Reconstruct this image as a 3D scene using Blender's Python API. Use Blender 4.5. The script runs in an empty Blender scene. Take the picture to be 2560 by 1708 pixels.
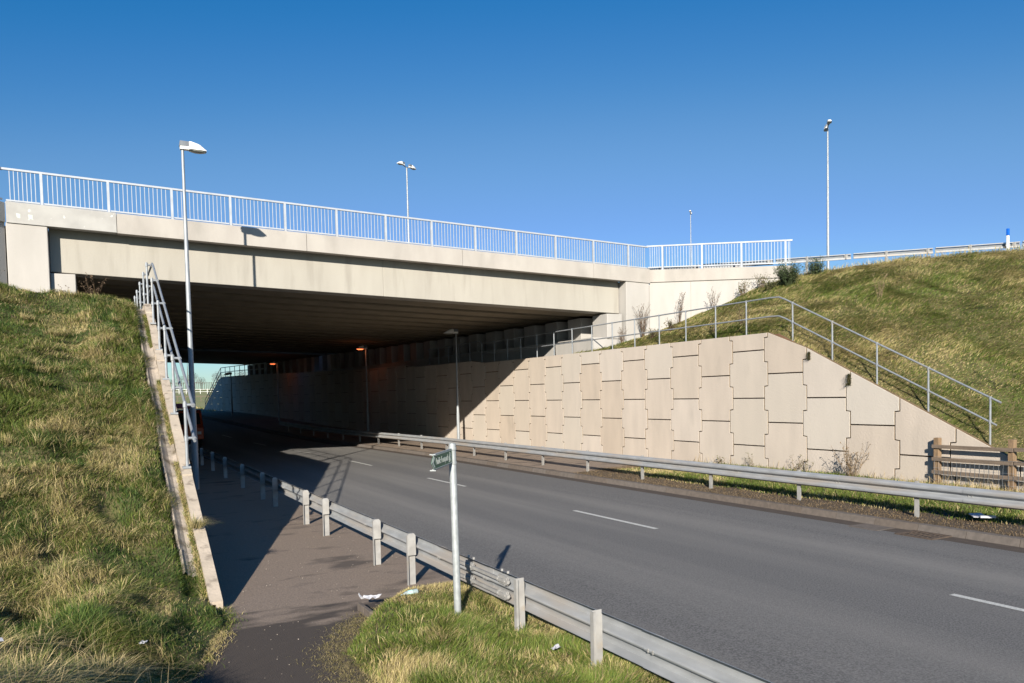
import bpy, math, random
import numpy as np
from mathutils import Vector, Matrix
random.seed(7); rng = np.random.default_rng(7)
sc = bpy.context.scene
col = sc.collection
R = math.radians

# ---------------------------------------------------------------- camera
YAW, PIT, ROL = 0.4873, -0.0454, -0.0219
FPX, PY, EYE = 1953.4, 1077.5, 2.7
fw = Vector((math.sin(YAW)*math.cos(PIT), math.cos(YAW)*math.cos(PIT), math.sin(PIT)))
r0 = Vector((math.cos(YAW), -math.sin(YAW), 0)); u0 = r0.cross(fw)
rr = math.cos(ROL)*r0 + math.sin(ROL)*u0; uu = -math.sin(ROL)*r0 + math.cos(ROL)*u0
cam_d = bpy.data.cameras.new("camera"); cam = bpy.data.objects.new("camera", cam_d); col.objects.link(cam)
M4 = Matrix((rr, uu, -fw)).transposed().to_4x4(); M4.translation = Vector((0, 0, EYE))
cam.matrix_world = M4
cam_d.sensor_width = 36; cam_d.lens = 36*FPX/2560; cam_d.shift_y = (PY-854)/2560
cam_d.clip_start = .1; cam_d.clip_end = 6000
sc.camera = cam

# ---------------------------------------------------------------- sky, sun, exposure
SUN_AZ, SUN_EL = R(33.3), R(21.2)          # direction the light travels (from +Y towards +X), elevation
w = bpy.data.worlds.new("World"); sc.world = w; w.use_nodes = True
nt = w.node_tree; bg = nt.nodes['Background']
sky = nt.nodes.new('ShaderNodeTexSky'); sky.sky_type = 'NISHITA'; sky.sun_disc = False
sky.sun_elevation = SUN_EL; sky.sun_rotation = SUN_AZ + math.pi
sky.altitude = 0; sky.air_density = 1.0; sky.dust_density = 0.3; sky.ozone_density = 3.0

# film-like colour response of the clear winter sky (deep saturated zenith, pale blue horizon)
v1 = nt.nodes.new('ShaderNodeVectorMath'); v1.operation = 'SCALE'; v1.inputs['Scale'].default_value = .1334
v2 = nt.nodes.new('ShaderNodeVectorMath'); v2.operation = 'SCALE'; v2.inputs['Scale'].default_value = 7.5
cv = nt.nodes.new('ShaderNodeRGBCurve')
for ci, pts in enumerate((((0, 0), (.15, .018), (.19, .05), (.275, .145), (.40, .215), (.80, .45), (1, .60)), ((0, 0), (.30, .195), (.485, .355), (.665, .45), (1, .80)), ((0, 0), (.55, .52), (.80, .71), (1, .93)))):
    cu_ = cv.mapping.curves[ci]; cu_.points[0].location = pts[0]; cu_.points[1].location = pts[-1]
    for p_ in pts[1:-1]: cu_.points.new(*p_)
cv.mapping.extend = 'HORIZONTAL'; cv.mapping.update()
nt.links.new(sky.outputs[0], v1.inputs[0]); nt.links.new(v1.outputs[0], cv.inputs['Color']); nt.links.new(cv.outputs[0], v2.inputs[0]); nt.links.new(v2.outputs[0], bg.inputs[0]); bg.inputs[1].default_value = 0.080
sd = bpy.data.lights.new("sun", 'SUN'); sd.energy = 5.0; sd.angle = R(.5); sd.color = (1, .93, .82)
so = bpy.data.objects.new("sun", sd); col.objects.link(so)
tosun = Vector((-math.sin(SUN_AZ)*math.cos(SUN_EL), -math.cos(SUN_AZ)*math.cos(SUN_EL), math.sin(SUN_EL)))
so.rotation_euler = tosun.to_track_quat('Z', 'Y').to_euler(); so.location = tosun*60
sc.view_settings.view_transform = 'Standard'; sc.view_settings.look = 'None'
sc.view_settings.exposure = 0.72; sc.view_settings.gamma = 1
sc.cycles.max_bounces = 6; sc.cycles.diffuse_bounces = 1

# ---------------------------------------------------------------- materials
def mat(name, c1, c2=None, scale=3.0, rough=.85, metal=0, stretch=(1, 1, 1), detail=6, bump=0.0, bscale=40, island=0.0,
        c3=None, s3=.6, t3=(.55, .7), spec=.3, trans=0, st3=None, emit=None, contrast=(.35, .65), cool=None, wet=None):
    m = bpy.data.materials.new(name); m.use_nodes = True
    n = m.node_tree.nodes; l = m.node_tree.links; b = n['Principled BSDF']
    b.inputs['Roughness'].default_value = rough; b.inputs['Metallic'].default_value = metal
    b.inputs['Specular IOR Level'].default_value = spec
    if c2 is None: c2 = tuple(x*.82 for x in c1)
    tc = n.new('ShaderNodeTexCoord')
    def nz(sc_, st, dt):
        mp = n.new('ShaderNodeMapping'); mp.inputs['Scale'].default_value = st
        l.new(tc.outputs['Object'], mp.inputs[0])
        t = n.new('ShaderNodeTexNoise'); t.inputs['Scale'].default_value = sc_; t.inputs['Detail'].default_value = dt
        l.new(mp.outputs[0], t.inputs['Vector']); return t
    def ramp(src, lo, hi, a, c):
        r = n.new('ShaderNodeValToRGB'); r.color_ramp.elements[0].position = lo; r.color_ramp.elements[1].position = hi
        r.color_ramp.elements[0].color = (*a, 1); r.color_ramp.elements[1].color = (*c, 1)
        l.new(src, r.inputs[0]); return r
    t = nz(scale, stretch, detail); out = ramp(t.outputs['Fac'], contrast[0], contrast[1], c1, c2).outputs[0]
    if c3 is not None:
        t2 = nz(s3, st3 or (1, 1, 1), 8); f = ramp(t2.outputs['Fac'], t3[0], t3[1], (0, 0, 0), (1, 1, 1))
        mx = n.new('ShaderNodeMixRGB'); mx.inputs[2].default_value = (*c3, 1)
        l.new(f.outputs[0], mx.inputs[0]); l.new(out, mx.inputs[1]); out = mx.outputs[0]
    if island:
        g = n.new('ShaderNodeNewGeometry'); mr = n.new('ShaderNodeMapRange')
        mr.inputs[3].default_value = 1-island; mr.inputs[4].default_value = 1+island*.6
        l.new(g.outputs['Random Per Island'], mr.inputs[0])
        hv = n.new('ShaderNodeHueSaturation'); l.new(mr.outputs[0], hv.inputs['Value']); l.new(out, hv.inputs['Color'])
        mr2 = n.new('ShaderNodeMapRange'); mr2.inputs[3].default_value = 1.12; mr2.inputs[4].default_value = .82
        l.new(g.outputs['Random Per Island'], mr2.inputs[0]); l.new(mr2.outputs[0], hv.inputs['Saturation'])
        out = hv.outputs[0]
    if cool:
        g = n.new('ShaderNodeNewGeometry'); ma = n.new('ShaderNodeMath'); ma.operation = 'MULTIPLY'; ma.inputs[1].default_value = 7.31
        fr_ = n.new('ShaderNodeMath'); fr_.operation = 'FRACT'; l.new(g.outputs['Random Per Island'], ma.inputs[0]); l.new(ma.outputs[0], fr_.inputs[0])
        f = ramp(fr_.outputs[0], .45, .95, (0, 0, 0), (.6, .6, .6)); mx = n.new('ShaderNodeMixRGB'); mx.inputs[2].default_value = (*cool, 1)
        l.new(f.outputs[0], mx.inputs[0]); l.new(out, mx.inputs[1]); out = mx.outputs[0]
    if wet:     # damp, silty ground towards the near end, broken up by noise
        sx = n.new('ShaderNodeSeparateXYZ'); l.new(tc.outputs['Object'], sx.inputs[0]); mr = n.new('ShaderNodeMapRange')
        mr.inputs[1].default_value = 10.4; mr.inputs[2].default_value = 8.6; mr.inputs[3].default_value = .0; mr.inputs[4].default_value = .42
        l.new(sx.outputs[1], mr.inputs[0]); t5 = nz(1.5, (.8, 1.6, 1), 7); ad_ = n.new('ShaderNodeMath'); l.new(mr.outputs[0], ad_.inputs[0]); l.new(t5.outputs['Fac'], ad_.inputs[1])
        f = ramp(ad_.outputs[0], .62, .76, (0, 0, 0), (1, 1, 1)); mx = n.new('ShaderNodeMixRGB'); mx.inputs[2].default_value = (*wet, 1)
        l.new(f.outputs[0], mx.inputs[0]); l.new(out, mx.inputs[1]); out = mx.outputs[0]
    l.new(out, b.inputs['Base Color'])
    if bump:
        t4 = nz(bscale, (1, 1, 1), 8); bp = n.new('ShaderNodeBump'); bp.inputs['Strength'].default_value = bump
        bp.inputs['Distance'].default_value = .02; l.new(t4.outputs['Fac'], bp.inputs['Height']); l.new(bp.outputs[0], b.inputs['Normal'])
    if emit: b.inputs['Emission Color'].default_value = (*emit[0], 1); b.inputs['Emission Strength'].default_value = emit[1]
    if trans: b.inputs['Transmission Weight'].default_value = trans
    return m

def grassmat(name):
    m = bpy.data.materials.new(name); m.use_nodes = True
    n = m.node_tree.nodes; l = m.node_tree.links; b = n['Principled BSDF']
    a = n.new('ShaderNodeAttribute'); a.attribute_name = 'tint'
    l.new(a.outputs['Color'], b.inputs['Base Color']); b.inputs['Roughness'].default_value = .6
    b.inputs['Specular IOR Level'].default_value = .25
    tr = n.new('ShaderNodeBsdfTranslucent'); l.new(a.outputs['Color'], tr.inputs[0])
    mx = n.new('ShaderNodeMixShader'); mx.inputs[0].default_value = .25
    l.new(b.outputs[0], mx.inputs[1]); l.new(tr.outputs[0], mx.inputs[2])
    l.new(mx.outputs[0], n['Material Output'].inputs[0]); return m

m_girder = mat('girder_concrete', (.40, .375, .325), (.355, .33, .285), 1.2, .9, stretch=(1, 1, .25), bump=.25, bscale=25, c3=(.28, .258, .22), s3=1.6, t3=(.54, .82), st3=(1.5, 1, .2))
m_coping = mat('coping_concrete', (.43, .40, .36), (.38, .35, .315), 1.5, .9, stretch=(1, 1, .4), bump=.25, bscale=30, c3=(.30, .28, .25), s3=1.1, t3=(.52, .8), st3=(1, 1, .5))
m_copinggrey = mat('grey_coping_concrete', (.42, .41, .385), (.36, .35, .33), 2.5, .9, bump=.25, c3=(.60, .60, .58), s3=7, t3=(.66, .72))
m_pier = mat('pier_concrete', (.455, .43, .40), (.40, .38, .35), 1.3, .9, stretch=(1, 1, .3), bump=.3, c3=(.42, .39, .36), s3=2.2, t3=(.64, .8), st3=(1, 1, .3))
m_panel = mat('wall_panel_concrete', (.55, .47, .39), (.49, .42, .35), cool=(.525, .485, .425), scale=1.6, rough=.92, stretch=(1, 1.3, .35), bump=.35, bscale=28, island=.065, c3=(.38, .33, .275), s3=1.2, t3=(.60, .85), st3=(1, 1, .35))
m_edge = mat('stained_panel_edge', (.20, .14, .08), (.14, .095, .05), 6, .95)
m_joint = mat('joint_recess', (.22, .12, .07), (.14, .08, .05), 6, .95)
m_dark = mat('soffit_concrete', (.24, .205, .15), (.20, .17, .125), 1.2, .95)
m_steel = mat('galvanised_steel', (.33, .35, .37), (.26, .28, .30), 9, .5, .35, c3=(.34, .33, .31), s3=2.5, t3=(.55, .75), spec=.5)
m_rail = mat('weathered_barrier_steel', (.34, .35, .36), (.27, .28, .29), 5, .6, .05, stretch=(2, .6, 2), c3=(.33, .30, .27), s3=1.7, t3=(.48, .66), st3=(1, .35, 3), spec=.45)
m_post = mat('pale_post_steel', (.38, .37, .35), (.30, .29, .275), 8, .6, .1, c3=(.34, .29, .23), s3=5, t3=(.6, .75))
m_paint = mat('white_parapet_paint', (.44, .465, .50), (.38, .405, .44), 4, .45, .1)
m_pole = mat('lamp_pole_steel', (.36, .38, .395), (.28, .30, .315), 12, .5, .3, stretch=(1, 1, .3))
m_signpole = mat('sign_pole_steel', (.42, .44, .44), (.32, .34, .34), 28, .5, .25, stretch=(1, 1, .5), detail=3)
m_white = mat('lamp_housing_white', (.80, .79, .76), (.72, .71, .68), 6, .5)
m_grey = mat('lamp_gear_grey', (.17, .19, .21), (.14, .15, .17), 6, .6)
m_lens = mat('lamp_lens', (.25, .26, .24), (.18, .19, .17), 20, .2)
m_lit = mat('lit_sodium_lens', (.9, .4, .2), None, 5, .3, emit=((1, .20, .06), 1.6))
m_asph = mat('asphalt', (.20, .192, .184), (.10, .096, .092), 46, .9, detail=4, bump=.6, bscale=110, c3=(.245, .23, .21), s3=.32, t3=(.44, .80), st3=(2.4, .10, 1))
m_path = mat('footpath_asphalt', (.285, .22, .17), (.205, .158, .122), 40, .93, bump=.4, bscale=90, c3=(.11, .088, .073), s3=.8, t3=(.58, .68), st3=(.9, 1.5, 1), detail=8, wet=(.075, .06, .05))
m_pathwet = mat('damp_path_asphalt', (.07, .056, .047), (.10, .08, .066), 2.0, .75, bump=.4, bscale=90, c3=(.14, .108, .087), s3=.9, t3=(.55, .68))
m_kerb = mat('kerb_concrete', (.155, .128, .108), (.12, .10, .085), 9, .95, island=.08, bump=.3)
m_gutter = mat('gutter_grit', (.095, .074, .06), (.065, .052, .043), 12, .95, stretch=(2, .3, 1), bump=.4, bscale=90)
m_line = mat('road_paint', (.62, .61, .56), (.45, .44, .41), 34, .7, detail=3, c3=(.20, .195, .19), s3=45, t3=(.62, .68))
m_soil = mat('bank_soil', (.085, .088, .030), (.14, .115, .055), 4, .98, bump=.8, bscale=18, c3=(.03, .032, .012), s3=1.3)
m_mulch = mat('verge_soil', (.115, .086, .06), (.07, .052, .036), 12, .98, bump=.8, bscale=30)
m_field = mat('field_grass', (.20, .215, .075), (.27, .25, .12), .05, .98, detail=8)
m_wood = mat('weathered_timber', (.19, .145, .11), (.14, .108, .082), 3, .9, stretch=(9, 1, 9), bump=.5, bscale=12)
m_woodpost = mat('timber_post', (.27, .18, .105), (.19, .13, .08), 4, .9, stretch=(9, 9, 1), bump=.5, bscale=14)
m_green = mat('sign_green', (.016, .105, .06), (.02, .12, .07), 8, .4)
m_signwhite = mat('sign_white', (.62, .68, .62), None, 8, .5)
m_blue = mat('marker_blue', (.01, .13, .62), None, 8, .4)
m_paper = mat('white_litter', (.52, .52, .54), (.38, .38, .41), 15, .7)
m_bottle = mat('clear_bottle', (.62, .74, .74), (.5, .62, .62), 9, .15, trans=.5)
m_label = mat('bottle_label', (.45, .72, .66), None, 9, .4)
m_iron = mat('cast_iron', (.11, .08, .06), (.07, .055, .045), 14, .8)
m_hole = mat('drain_void', (.012, .01, .01), None, 5, 1)
m_twig = mat('dry_stems', (.15, .10, .06), (.09, .06, .04), 8, .9)
m_twig2 = mat('pale_dry_stems', (.26, .19, .12), (.17, .12, .07), 8, .9)
m_leafdark = mat('broom_leaf', (.035, .055, .022), (.06, .075, .03), 3, .8)
m_leafmid = mat('shrub_leaf', (.085, .09, .035), (.12, .11, .05), 3, .8)
m_vehred = mat('vehicle_paint_red', (.50, .09, .03), (.42, .07, .025), 2, .35)
m_black = mat('black_rubber', (.02, .02, .02), None, 5, .8)
m_glass = mat('dark_glass', (.02, .025, .03), None, 3, .1, spec=.6)
m_barred = mat('red_plastic', (.55, .10, .09), None, 3, .5)
m_bark = mat('tree_bark', (.10, .08, .065), None, 6, .9)
m_treetwig = mat('bare_tree_crown', (.16, .13, .11), (.11, .09, .08), .5, .95)
m_moss = mat('moss', (.20, .17, .05), (.12, .13, .04), 5, .95)
m_chan = mat('channel_concrete', (.42, .355, .29), (.33, .285, .235), 4, .95, bump=.6, bscale=16, c3=(.16, .13, .09), s3=2.4, t3=(.52, .66))
m_capc = mat('left_wall_concrete', (.50, .42, .33), (.41, .345, .27), 3.5, .9, bump=.4, bscale=22, c3=(.25, .205, .16), s3=5.5, t3=(.56, .68))
m_grass = grassmat('grass_blades')

# ---------------------------------------------------------------- mesh helpers
class MB:
    def __init__(s): s.v = []; s.f = []; s.m = []
    def add(s, vs, fs, mi=0):
        b = len(s.v); s.v += [tuple(x) for x in vs]
        for f in fs: s.f.append(tuple(i+b for i in f)); s.m.append(mi)
    def box(s, x0, x1, y0, y1, z0, z1, mi=0):
        s.hexa([(x0, y0, z0), (x1, y0, z0), (x1, y1, z0), (x0, y1, z0), (x0, y0, z1), (x1, y0, z1), (x1, y1, z1), (x0, y1, z1)], mi)
    def hexa(s, p, mi=0):
        s.add(p, [(0, 3, 2, 1), (4, 5, 6, 7), (0, 1, 5, 4), (1, 2, 6, 5), (2, 3, 7, 6), (3, 0, 4, 7)], mi)
    def tube(s, pts, r, n=8, mi=0, cap=True):
        pts = [Vector(p) for p in pts]; rs = r if isinstance(r, (list, tuple)) else [r]*len(pts)
        rings = []; up = None
        for i, p in enumerate(pts):
            if i == 0: d = pts[1]-p
            elif i == len(pts)-1: d = p-pts[i-1]
            else: d = (pts[i+1]-p).normalized()+(p-pts[i-1]).normalized()
            d.normalize()
            a = d.orthogonal().normalized() if up is None else (up-d*up.dot(d)).normalized()
            up = a; b = d.cross(a)
            rings.append([p+rs[i]*(a*math.cos(2*math.pi*k/n)+b*math.sin(2*math.pi*k/n)) for k in range(n)])
        vs = [q for ring in rings for q in ring]; fs = []
        for i in range(len(pts)-1):
            for k in range(n):
                k2 = (k+1) % n; fs.append((i*n+k, i*n+k2, (i+1)*n+k2, (i+1)*n+k))
        if cap: fs.append(tuple(range(n-1, -1, -1))); fs.append(tuple((len(pts)-1)*n+k for k in range(n)))
        s.add(vs, fs, mi)
    def bar(s, a, b, w_, h_, mi=0, up=(0, 0, 1)):
        a = Vector(a); b = Vector(b); d = (b-a).normalized(); u = Vector(up); sd_ = d.cross(u).normalized(); u = sd_.cross(d)
        x = sd_*w_/2; y = u*h_/2
        s.hexa([a-x-y, a+x-y, b+x-y, b-x-y, a-x+y, a+x+y, b+x+y, b-x+y], mi)
    def prism(s, poly, ext, mi=0):
        """polygon (list of 3-d points) pushed along ext"""
        n = len(poly); e = Vector(ext); vs = [Vector(p) for p in poly]+[Vector(p)+e for p in poly]
        fs = [tuple(range(n-1, -1, -1)), tuple(range(n, 2*n))]+[(i, (i+1) % n, n+(i+1) % n, n+i) for i in range(n)]
        s.add(vs, fs, mi)
    def build(s, name, mats, parent=None, smooth=False, bevel=0):
        me = bpy.data.meshes.new(name); me.from_pydata(s.v, [], s.f)
        ms = mats if isinstance(mats, (list, tuple)) else [mats]
        for mm in ms: me.materials.append(mm)
        if len(ms) > 1: me.polygons.foreach_set('material_index', s.m)
        if smooth:
            me.polygons.foreach_set('use_smooth', [True]*len(me.polygons))
            me.set_sharp_from_angle(angle=R(35))
        me.update(); o = bpy.data.objects.new(name, me); col.objects.link(o)
        if parent:
            o.parent = parent; o.location = (0, 0, 0) if parent.parent else -parent.location
        if bevel:
            bv = o.modifiers.new('bevel', 'BEVEL'); bv.width = bevel; bv.segments = 2; bv.limit_method = 'ANGLE'
        return o
def tag(o, label=None, cat=None, group=None, kind=None):
    if label: o['label'] = label
    if cat: o['category'] = cat
    if group: o['group'] = group
    if kind: o['kind'] = kind
    return o
def empty(name, loc, label, cat, group=None):
    o = bpy.data.objects.new(name, None); o.location = loc; col.objects.link(o); o.empty_display_size = .2
    return tag(o, label, cat, group)
def struct(o, label=None):
    o['kind'] = 'structure'
    if label: o['label'] = label
    return o
def dup(root, loc, label):
    c = root.copy(); col.objects.link(c); c.location = loc; c['label'] = label
    for ch in list(root.children):
        d = ch.copy(); col.objects.link(d); d.parent = c
        for g in list(ch.children):
            e = g.copy(); col.objects.link(e); e.parent = d
    return c
def lerp(a, b, t): return a+(b-a)*t
def interp(x, xs, ys): return float(np.interp(x, xs, ys))
def sm(t): t = min(1, max(0, t)); return t*t*(3-2*t)
def smn(t): t = np.clip(t, 0, 1); return t*t*(3-2*t)

# the road bends left and climbs gently beyond the first deck
def bend(y): return 5.1*((y-32)/63.4)**1.4 if y > 32 else 0.0
def bendn(y): return 5.1*(np.maximum(y-32, 0)/63.4)**1.4
def grade(y): return 1.4*sm((y-45)/55)+max(0, y-100)*.024
def graden(y): return 1.4*smn((y-45)/55)+np.maximum(0, y-100)*.024
WL, WR = 1.28, 18.34                                      # wall faces
def topL(y): return interp(y, [10.2, 21.3], [.25, 5.15])+(grade(y) if y > 45 else 0)
def topR(y): return interp(y, [8.4, 17.3], [.05, 4.46])+(.15 if y > 38.2 else 0)+(.15 if y > 47.5 else 0)+(grade(y)*.6 if y > 50 else 0)

# value noise for the terrain
_g = rng.random((64, 64))
def vnoise(x, y, s):
    x = np.asarray(x, float)/s+31.7; y = np.asarray(y, float)/s+17.3
    xi = np.floor(x).astype(int); yi = np.floor(y).astype(int); fx = x-xi; fy = y-yi
    fx = fx*fx*(3-2*fx); fy = fy*fy*(3-2*fy)
    a = _g[xi % 64, yi % 64]; b = _g[(xi+1) % 64, yi % 64]; c = _g[xi % 64, (yi+1) % 64]; d = _g[(xi+1) % 64, (yi+1) % 64]
    return (a*(1-fx)+b*fx)*(1-fy)+(c*(1-fx)+d*fx)*fy

# ================================================================ GROUND
def gridmesh(name, X, Y, Z, m):
    ny, nx = X.shape; v = np.stack([X, Y, Z], -1).reshape(-1, 3)
    i = np.arange(ny*nx).reshape(ny, nx)
    f = np.stack([i[:-1, :-1], i[:-1, 1:], i[1:, 1:], i[1:, :-1]], -1).reshape(-1, 4)
    me = bpy.data.meshes.new(name); me.from_pydata(v.tolist(), [], f.tolist()); me.materials.append(m)
    me.polygons.foreach_set('use_smooth', [True]*len(me.polygons))
    o = bpy.data.objects.new(name, me); col.objects.link(o); return o, v, f

xs = np.concatenate([-np.geomspace(2500, 40, 14), np.linspace(-36, 60, 49), np.geomspace(64, 2500, 14)])
ys = np.concatenate([-np.geomspace(300, 30, 6), np.linspace(-25, 160, 75), np.geomspace(165, 3000, 24)])
X, Y = np.meshgrid(xs, ys)
far = 1.4*smn((Y-45)/55)+np.interp(Y, [100, 420, 3000], [0, 8.4, 8.8])
Z = -.12+far-.10*(Y > 40)+np.where(Y > 110, (vnoise(X, Y, 60)-.5)*.6, 0)
o, _, _ = gridmesh('ground', X, Y, Z, m_field); struct(o, 'open ground and the field beyond the underpass')

# road, paths, verges as strips following the bend
def strip(name, x0, x1, m, dz, ya=-30, yb=135, n=120, label=None, zf=None):
    yy = np.concatenate([np.linspace(ya, 60, n//2), np.linspace(61.5, yb, n//2)]); t = np.linspace(0, 1, 9)
    Xg = (x0+(x1-x0)*t)[None, :]-bendn(yy)[:, None]; Yg = np.repeat(yy[:, None], 9, 1)
    Zg = graden(Yg)+dz+(zf(t)[None, :] if zf is not None else 0)
    o_, v, f = gridmesh(name, Xg, Yg, Zg*np.ones_like(Xg), m); struct(o_, label); return o_, v, f
strip('road', 4.6, 13.0, m_asph, 0, label='two lane asphalt road under the bridge', zf=lambda t: .02*np.sin(np.pi*t))
strip('gutter', 13.0, 13.42, m_gutter, 0.001, label='gritty channel along the far kerb')
strip('footpath', 1.2, 4.5, m_path, .12, ya=9.6, label='brown asphalt footpath inside the barrier')
strip('far_footpath', 13.62, 18.5, m_path, .135, ya=21.5, label='paved strip at the foot of the panelled wall', zf=lambda t: .1*t)
# verge right (soil)
yy = np.linspace(-30, 23.0, 110); tt = np.linspace(0, 1, 24)
Xg = 13.62+(19.2-13.62)*tt[None, :]+0*yy[:, None]; Yg = np.repeat(yy[:, None], 24, 1)
Zg = .125+.11*tt[None, :]+(vnoise(Xg, Yg, .5)-.5)*.07*np.clip(tt*8, 0, 1)[None, :]*np.clip((22.2-Yg)/1.2, 0, 1)-.05*smn((Yg-21.6)/1.2)
vr_o, vr_v, vr_f = gridmesh('verge', Xg, Yg, Zg, m_mulch); struct(vr_o, 'soil verge under the far crash barrier')
# near path towards the camera, dark and damp
pl_ = np.array([(-6, -1.2), (3, -.4), (5.6, .18), (7.57, .55), (8.28, .84), (9.39, 1.18), (9.85, 1.24)])
pr_ = np.array([(-6, 1.2), (3, 1.5), (5.5, 1.9), (6.9, 1.98), (7.7, 2.0), (8.64, 2.48), (9.1, 2.9), (9.65, 3.15), (9.85, 4.3)])
yy = np.linspace(-6, 9.85, 60); tt = np.linspace(0, 1, 12)
xl = np.interp(yy, pl_[:, 0], pl_[:, 1])-.3; xr = np.interp(yy, pr_[:, 0], pr_[:, 1])+.3
Xg = xl[:, None]+(xr-xl)[:, None]*tt; Yg = np.repeat(yy[:, None], 12, 1); Zg = .124+0*Xg
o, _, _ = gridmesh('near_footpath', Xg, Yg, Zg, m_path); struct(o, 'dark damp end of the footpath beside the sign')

# kerbs (individual stones share one structure mesh per side)
kb = MB(); y = -20.0
while y < 120:
    y1 = y+.905; xa, xb = bend(y), bend(y1); g0, g1 = grade(y), grade(y1)
    for (x0, xt0, xt1, x1) in ((13.40, 13.47, 13.64, 13.64),):
        kb.hexa([(x0-xa, y, g0-.1), (x1-xa, y, g0-.1), (x1-xb, y1, g1-.1), (x0-xb, y1, g1-.1),
                 (xt0-xa, y, g0+.128), (xt1-xa, y, g0+.128), (xt1-xb, y1, g1+.128), (xt0-xb, y1, g1+.128)])
    y += .915
o = kb.build('kerb', m_kerb); struct(o, 'far kerb stones')
kb = MB(); y = -20.0
while y < 120:
    y1 = y+.905; xa, xb = bend(y), bend(y1); g0, g1 = grade(y), grade(y1)
    kb.hexa([(4.48-xa, y, g0-.1), (4.62-xa, y, g0-.1), (4.62-xb, y1, g1-.1), (4.48-xb, y1, g1-.1),
             (4.48-xa, y, g0+.126), (4.60-xa, y, g0+.126), (4.60-xb, y1, g1+.126), (4.48-xb, y1, g1+.126)])
    y += .915
o = kb.build('kerb', m_kerb); struct(o, 'near kerb stones')
# centre line dashes: 3 m marks every 9 m
for k in range(-2, 12):
    y0 = 3.15+9*k; n = 6; Xl = []; 
    yy = np.linspace(y0, y0+3, n); xo = 9.6-bendn(yy)
    Xg = np.stack([xo-.055, xo+.055], 1); Yg = np.repeat(yy[:, None], 2, 1); Zg = graden(Yg)+.0245
    o, _, _ = gridmesh('road_marking', Xg, Yg, Zg, m_line); struct(o, 'white centre line dash')
    o['group'] = 'centre line dashes'

# ================================================================ EMBANKMENTS
# left bank; hollows between the tussocks in the foreground
PITS = [(-.62, 7.5, .30), (-.25, 7.9, .26), (-.95, 6.4, .32), (.15, 9.0, .20), (-.75, 9.4, .28), (-.1, 6.7, .24), (-.55, 11.2, .25), (-1.0, 8.3, .3), (.05, 12.3, .2)]
def pitn(X_, Y_):
    p = 0*X_
    for a, b, r in PITS: p = np.maximum(p, np.exp(-(((X_-a)/r)**2+((Y_-b)/(r*1.3))**2)))
    return p
def zleft(X_, Y_):
    B = np.interp(Y_, [-30, 3, 8.6, 10.2, 21.3, 24, 60], [.22, .22, .16, .22, 5.08, 5.2, 5.3])
    lat = np.clip(.92-X_, 0, 3)*.17+np.clip(-2.28-X_, 0, 30)*.3
    hump = .55*np.exp(-(((X_+.9)/1.0)**2+((Y_-5.6)/2.0)**2))+.22*np.exp(-(((X_+.1)/.5)**2+((Y_-9.6)/1.3)**2))
    z = B+lat*np.clip((Y_+6)/16, .25, 1)+hump+((vnoise(X_, Y_, .8)-.5)*.32+(vnoise(X_+7, Y_, .38)-.5)*.20)*np.clip((1.05-X_)*1.6, 0, 1)+(vnoise(X_, Y_, 2.7)-.5)*.35*np.clip((.7-X_)*.7, 0, 1)
    return z-.30*pitn(X_, Y_)
def cap_chan(X_, Y_, z):   # keep the soil below the concrete channel
    c = np.interp(Y_, [10.2, 21.3], [.25, 5.15])-.16
    return np.where((X_ > .88) & (Y_ > 10.4), np.minimum(z, c), z)
xs = np.concatenate([np.linspace(-30, -6, 14), np.linspace(-5, -1.1, 22), np.linspace(-1, 1.16, 40)]); ys = np.concatenate([np.linspace(-25, 2, 12), np.linspace(2.3, 30, 160)])
Xg, Yg = np.meshgrid(xs, ys); Zg = cap_chan(Xg, Yg, zleft(Xg, Yg))
def path_left(y): return np.interp(y, pl_[:, 0], pl_[:, 1])
edge = np.where(Yg < 10.0, path_left(Yg), 1.16)
Zg = np.where(Xg > edge-.02, np.minimum(Zg, .08), Zg)
lb_o, lb_v, lb_f = gridmesh('embankment', Xg, Yg, Zg, m_soil); struct(lb_o, 'grassed bank left of the footpath')
# verge with the sign post
def zmid(X_, Y_):
    e = np.interp(Y_, pr_[:, 0], pr_[:, 1])
    d = np.clip((X_-e)/.5, 0, 1); d2 = np.clip((9.75-Y_)/.8, 0, 1); d3 = np.clip((4.5-X_)/.35, 0, 1)
    return .06+(.20+.10*vnoise(X_, Y_, .7))*smn(np.minimum(d, d2))*(.3+.7*d3)
Xg, Yg = np.meshgrid(np.linspace(1.4, 4.47, 60), np.linspace(-6, 9.9, 130)); Zg = zmid(Xg, Yg)
mb_o, mb_v, mb_f = gridmesh('near_verge', Xg, Yg, Zg, m_soil); struct(mb_o, 'grass verge around the sign post')
# right bank, ruled between the wall top and the crest
Lp = np.array([(18.47, 29.4, 4.40), (18.47, 26, 4.40), (18.47, 23, 4.40), (18.47, 20, 4.40), (18.47, 17.25, 4.36), (18.47, 14, 2.74), (18.47, 11, 1.25), (18.5, 8.6, .22), (18.8, 5, .2), (18.8, -5, .2), (18.8, -26, .2)])
Up = np.array([(20.6, 28.26, 4.62), (22.1, 28.36, 5.25), (23.9, 26.35, 6.25), (26.05, 23.75, 7.45), (29, 20.6, 7.80), (32, 17.6, 7.90), (36, 13.4, 8.0), (40, 9, 8.2), (46, 3, 8.3), (55, -8, 8.4), (62, -28, 8.4)])
sN, tN = 150, 70
ss = np.linspace(0, 10, sN); tt = np.linspace(0, 1, tN)
Ls = np.stack([np.interp(ss, np.arange(11), Lp[:, k]) for k in range(3)], 1); Us = np.stack([np.interp(ss, np.arange(11), Up[:, k]) for k in range(3)], 1)
P = Ls[:, None]*(1-tt)[None, :, None]+Us[:, None]*tt[None, :, None]
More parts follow.
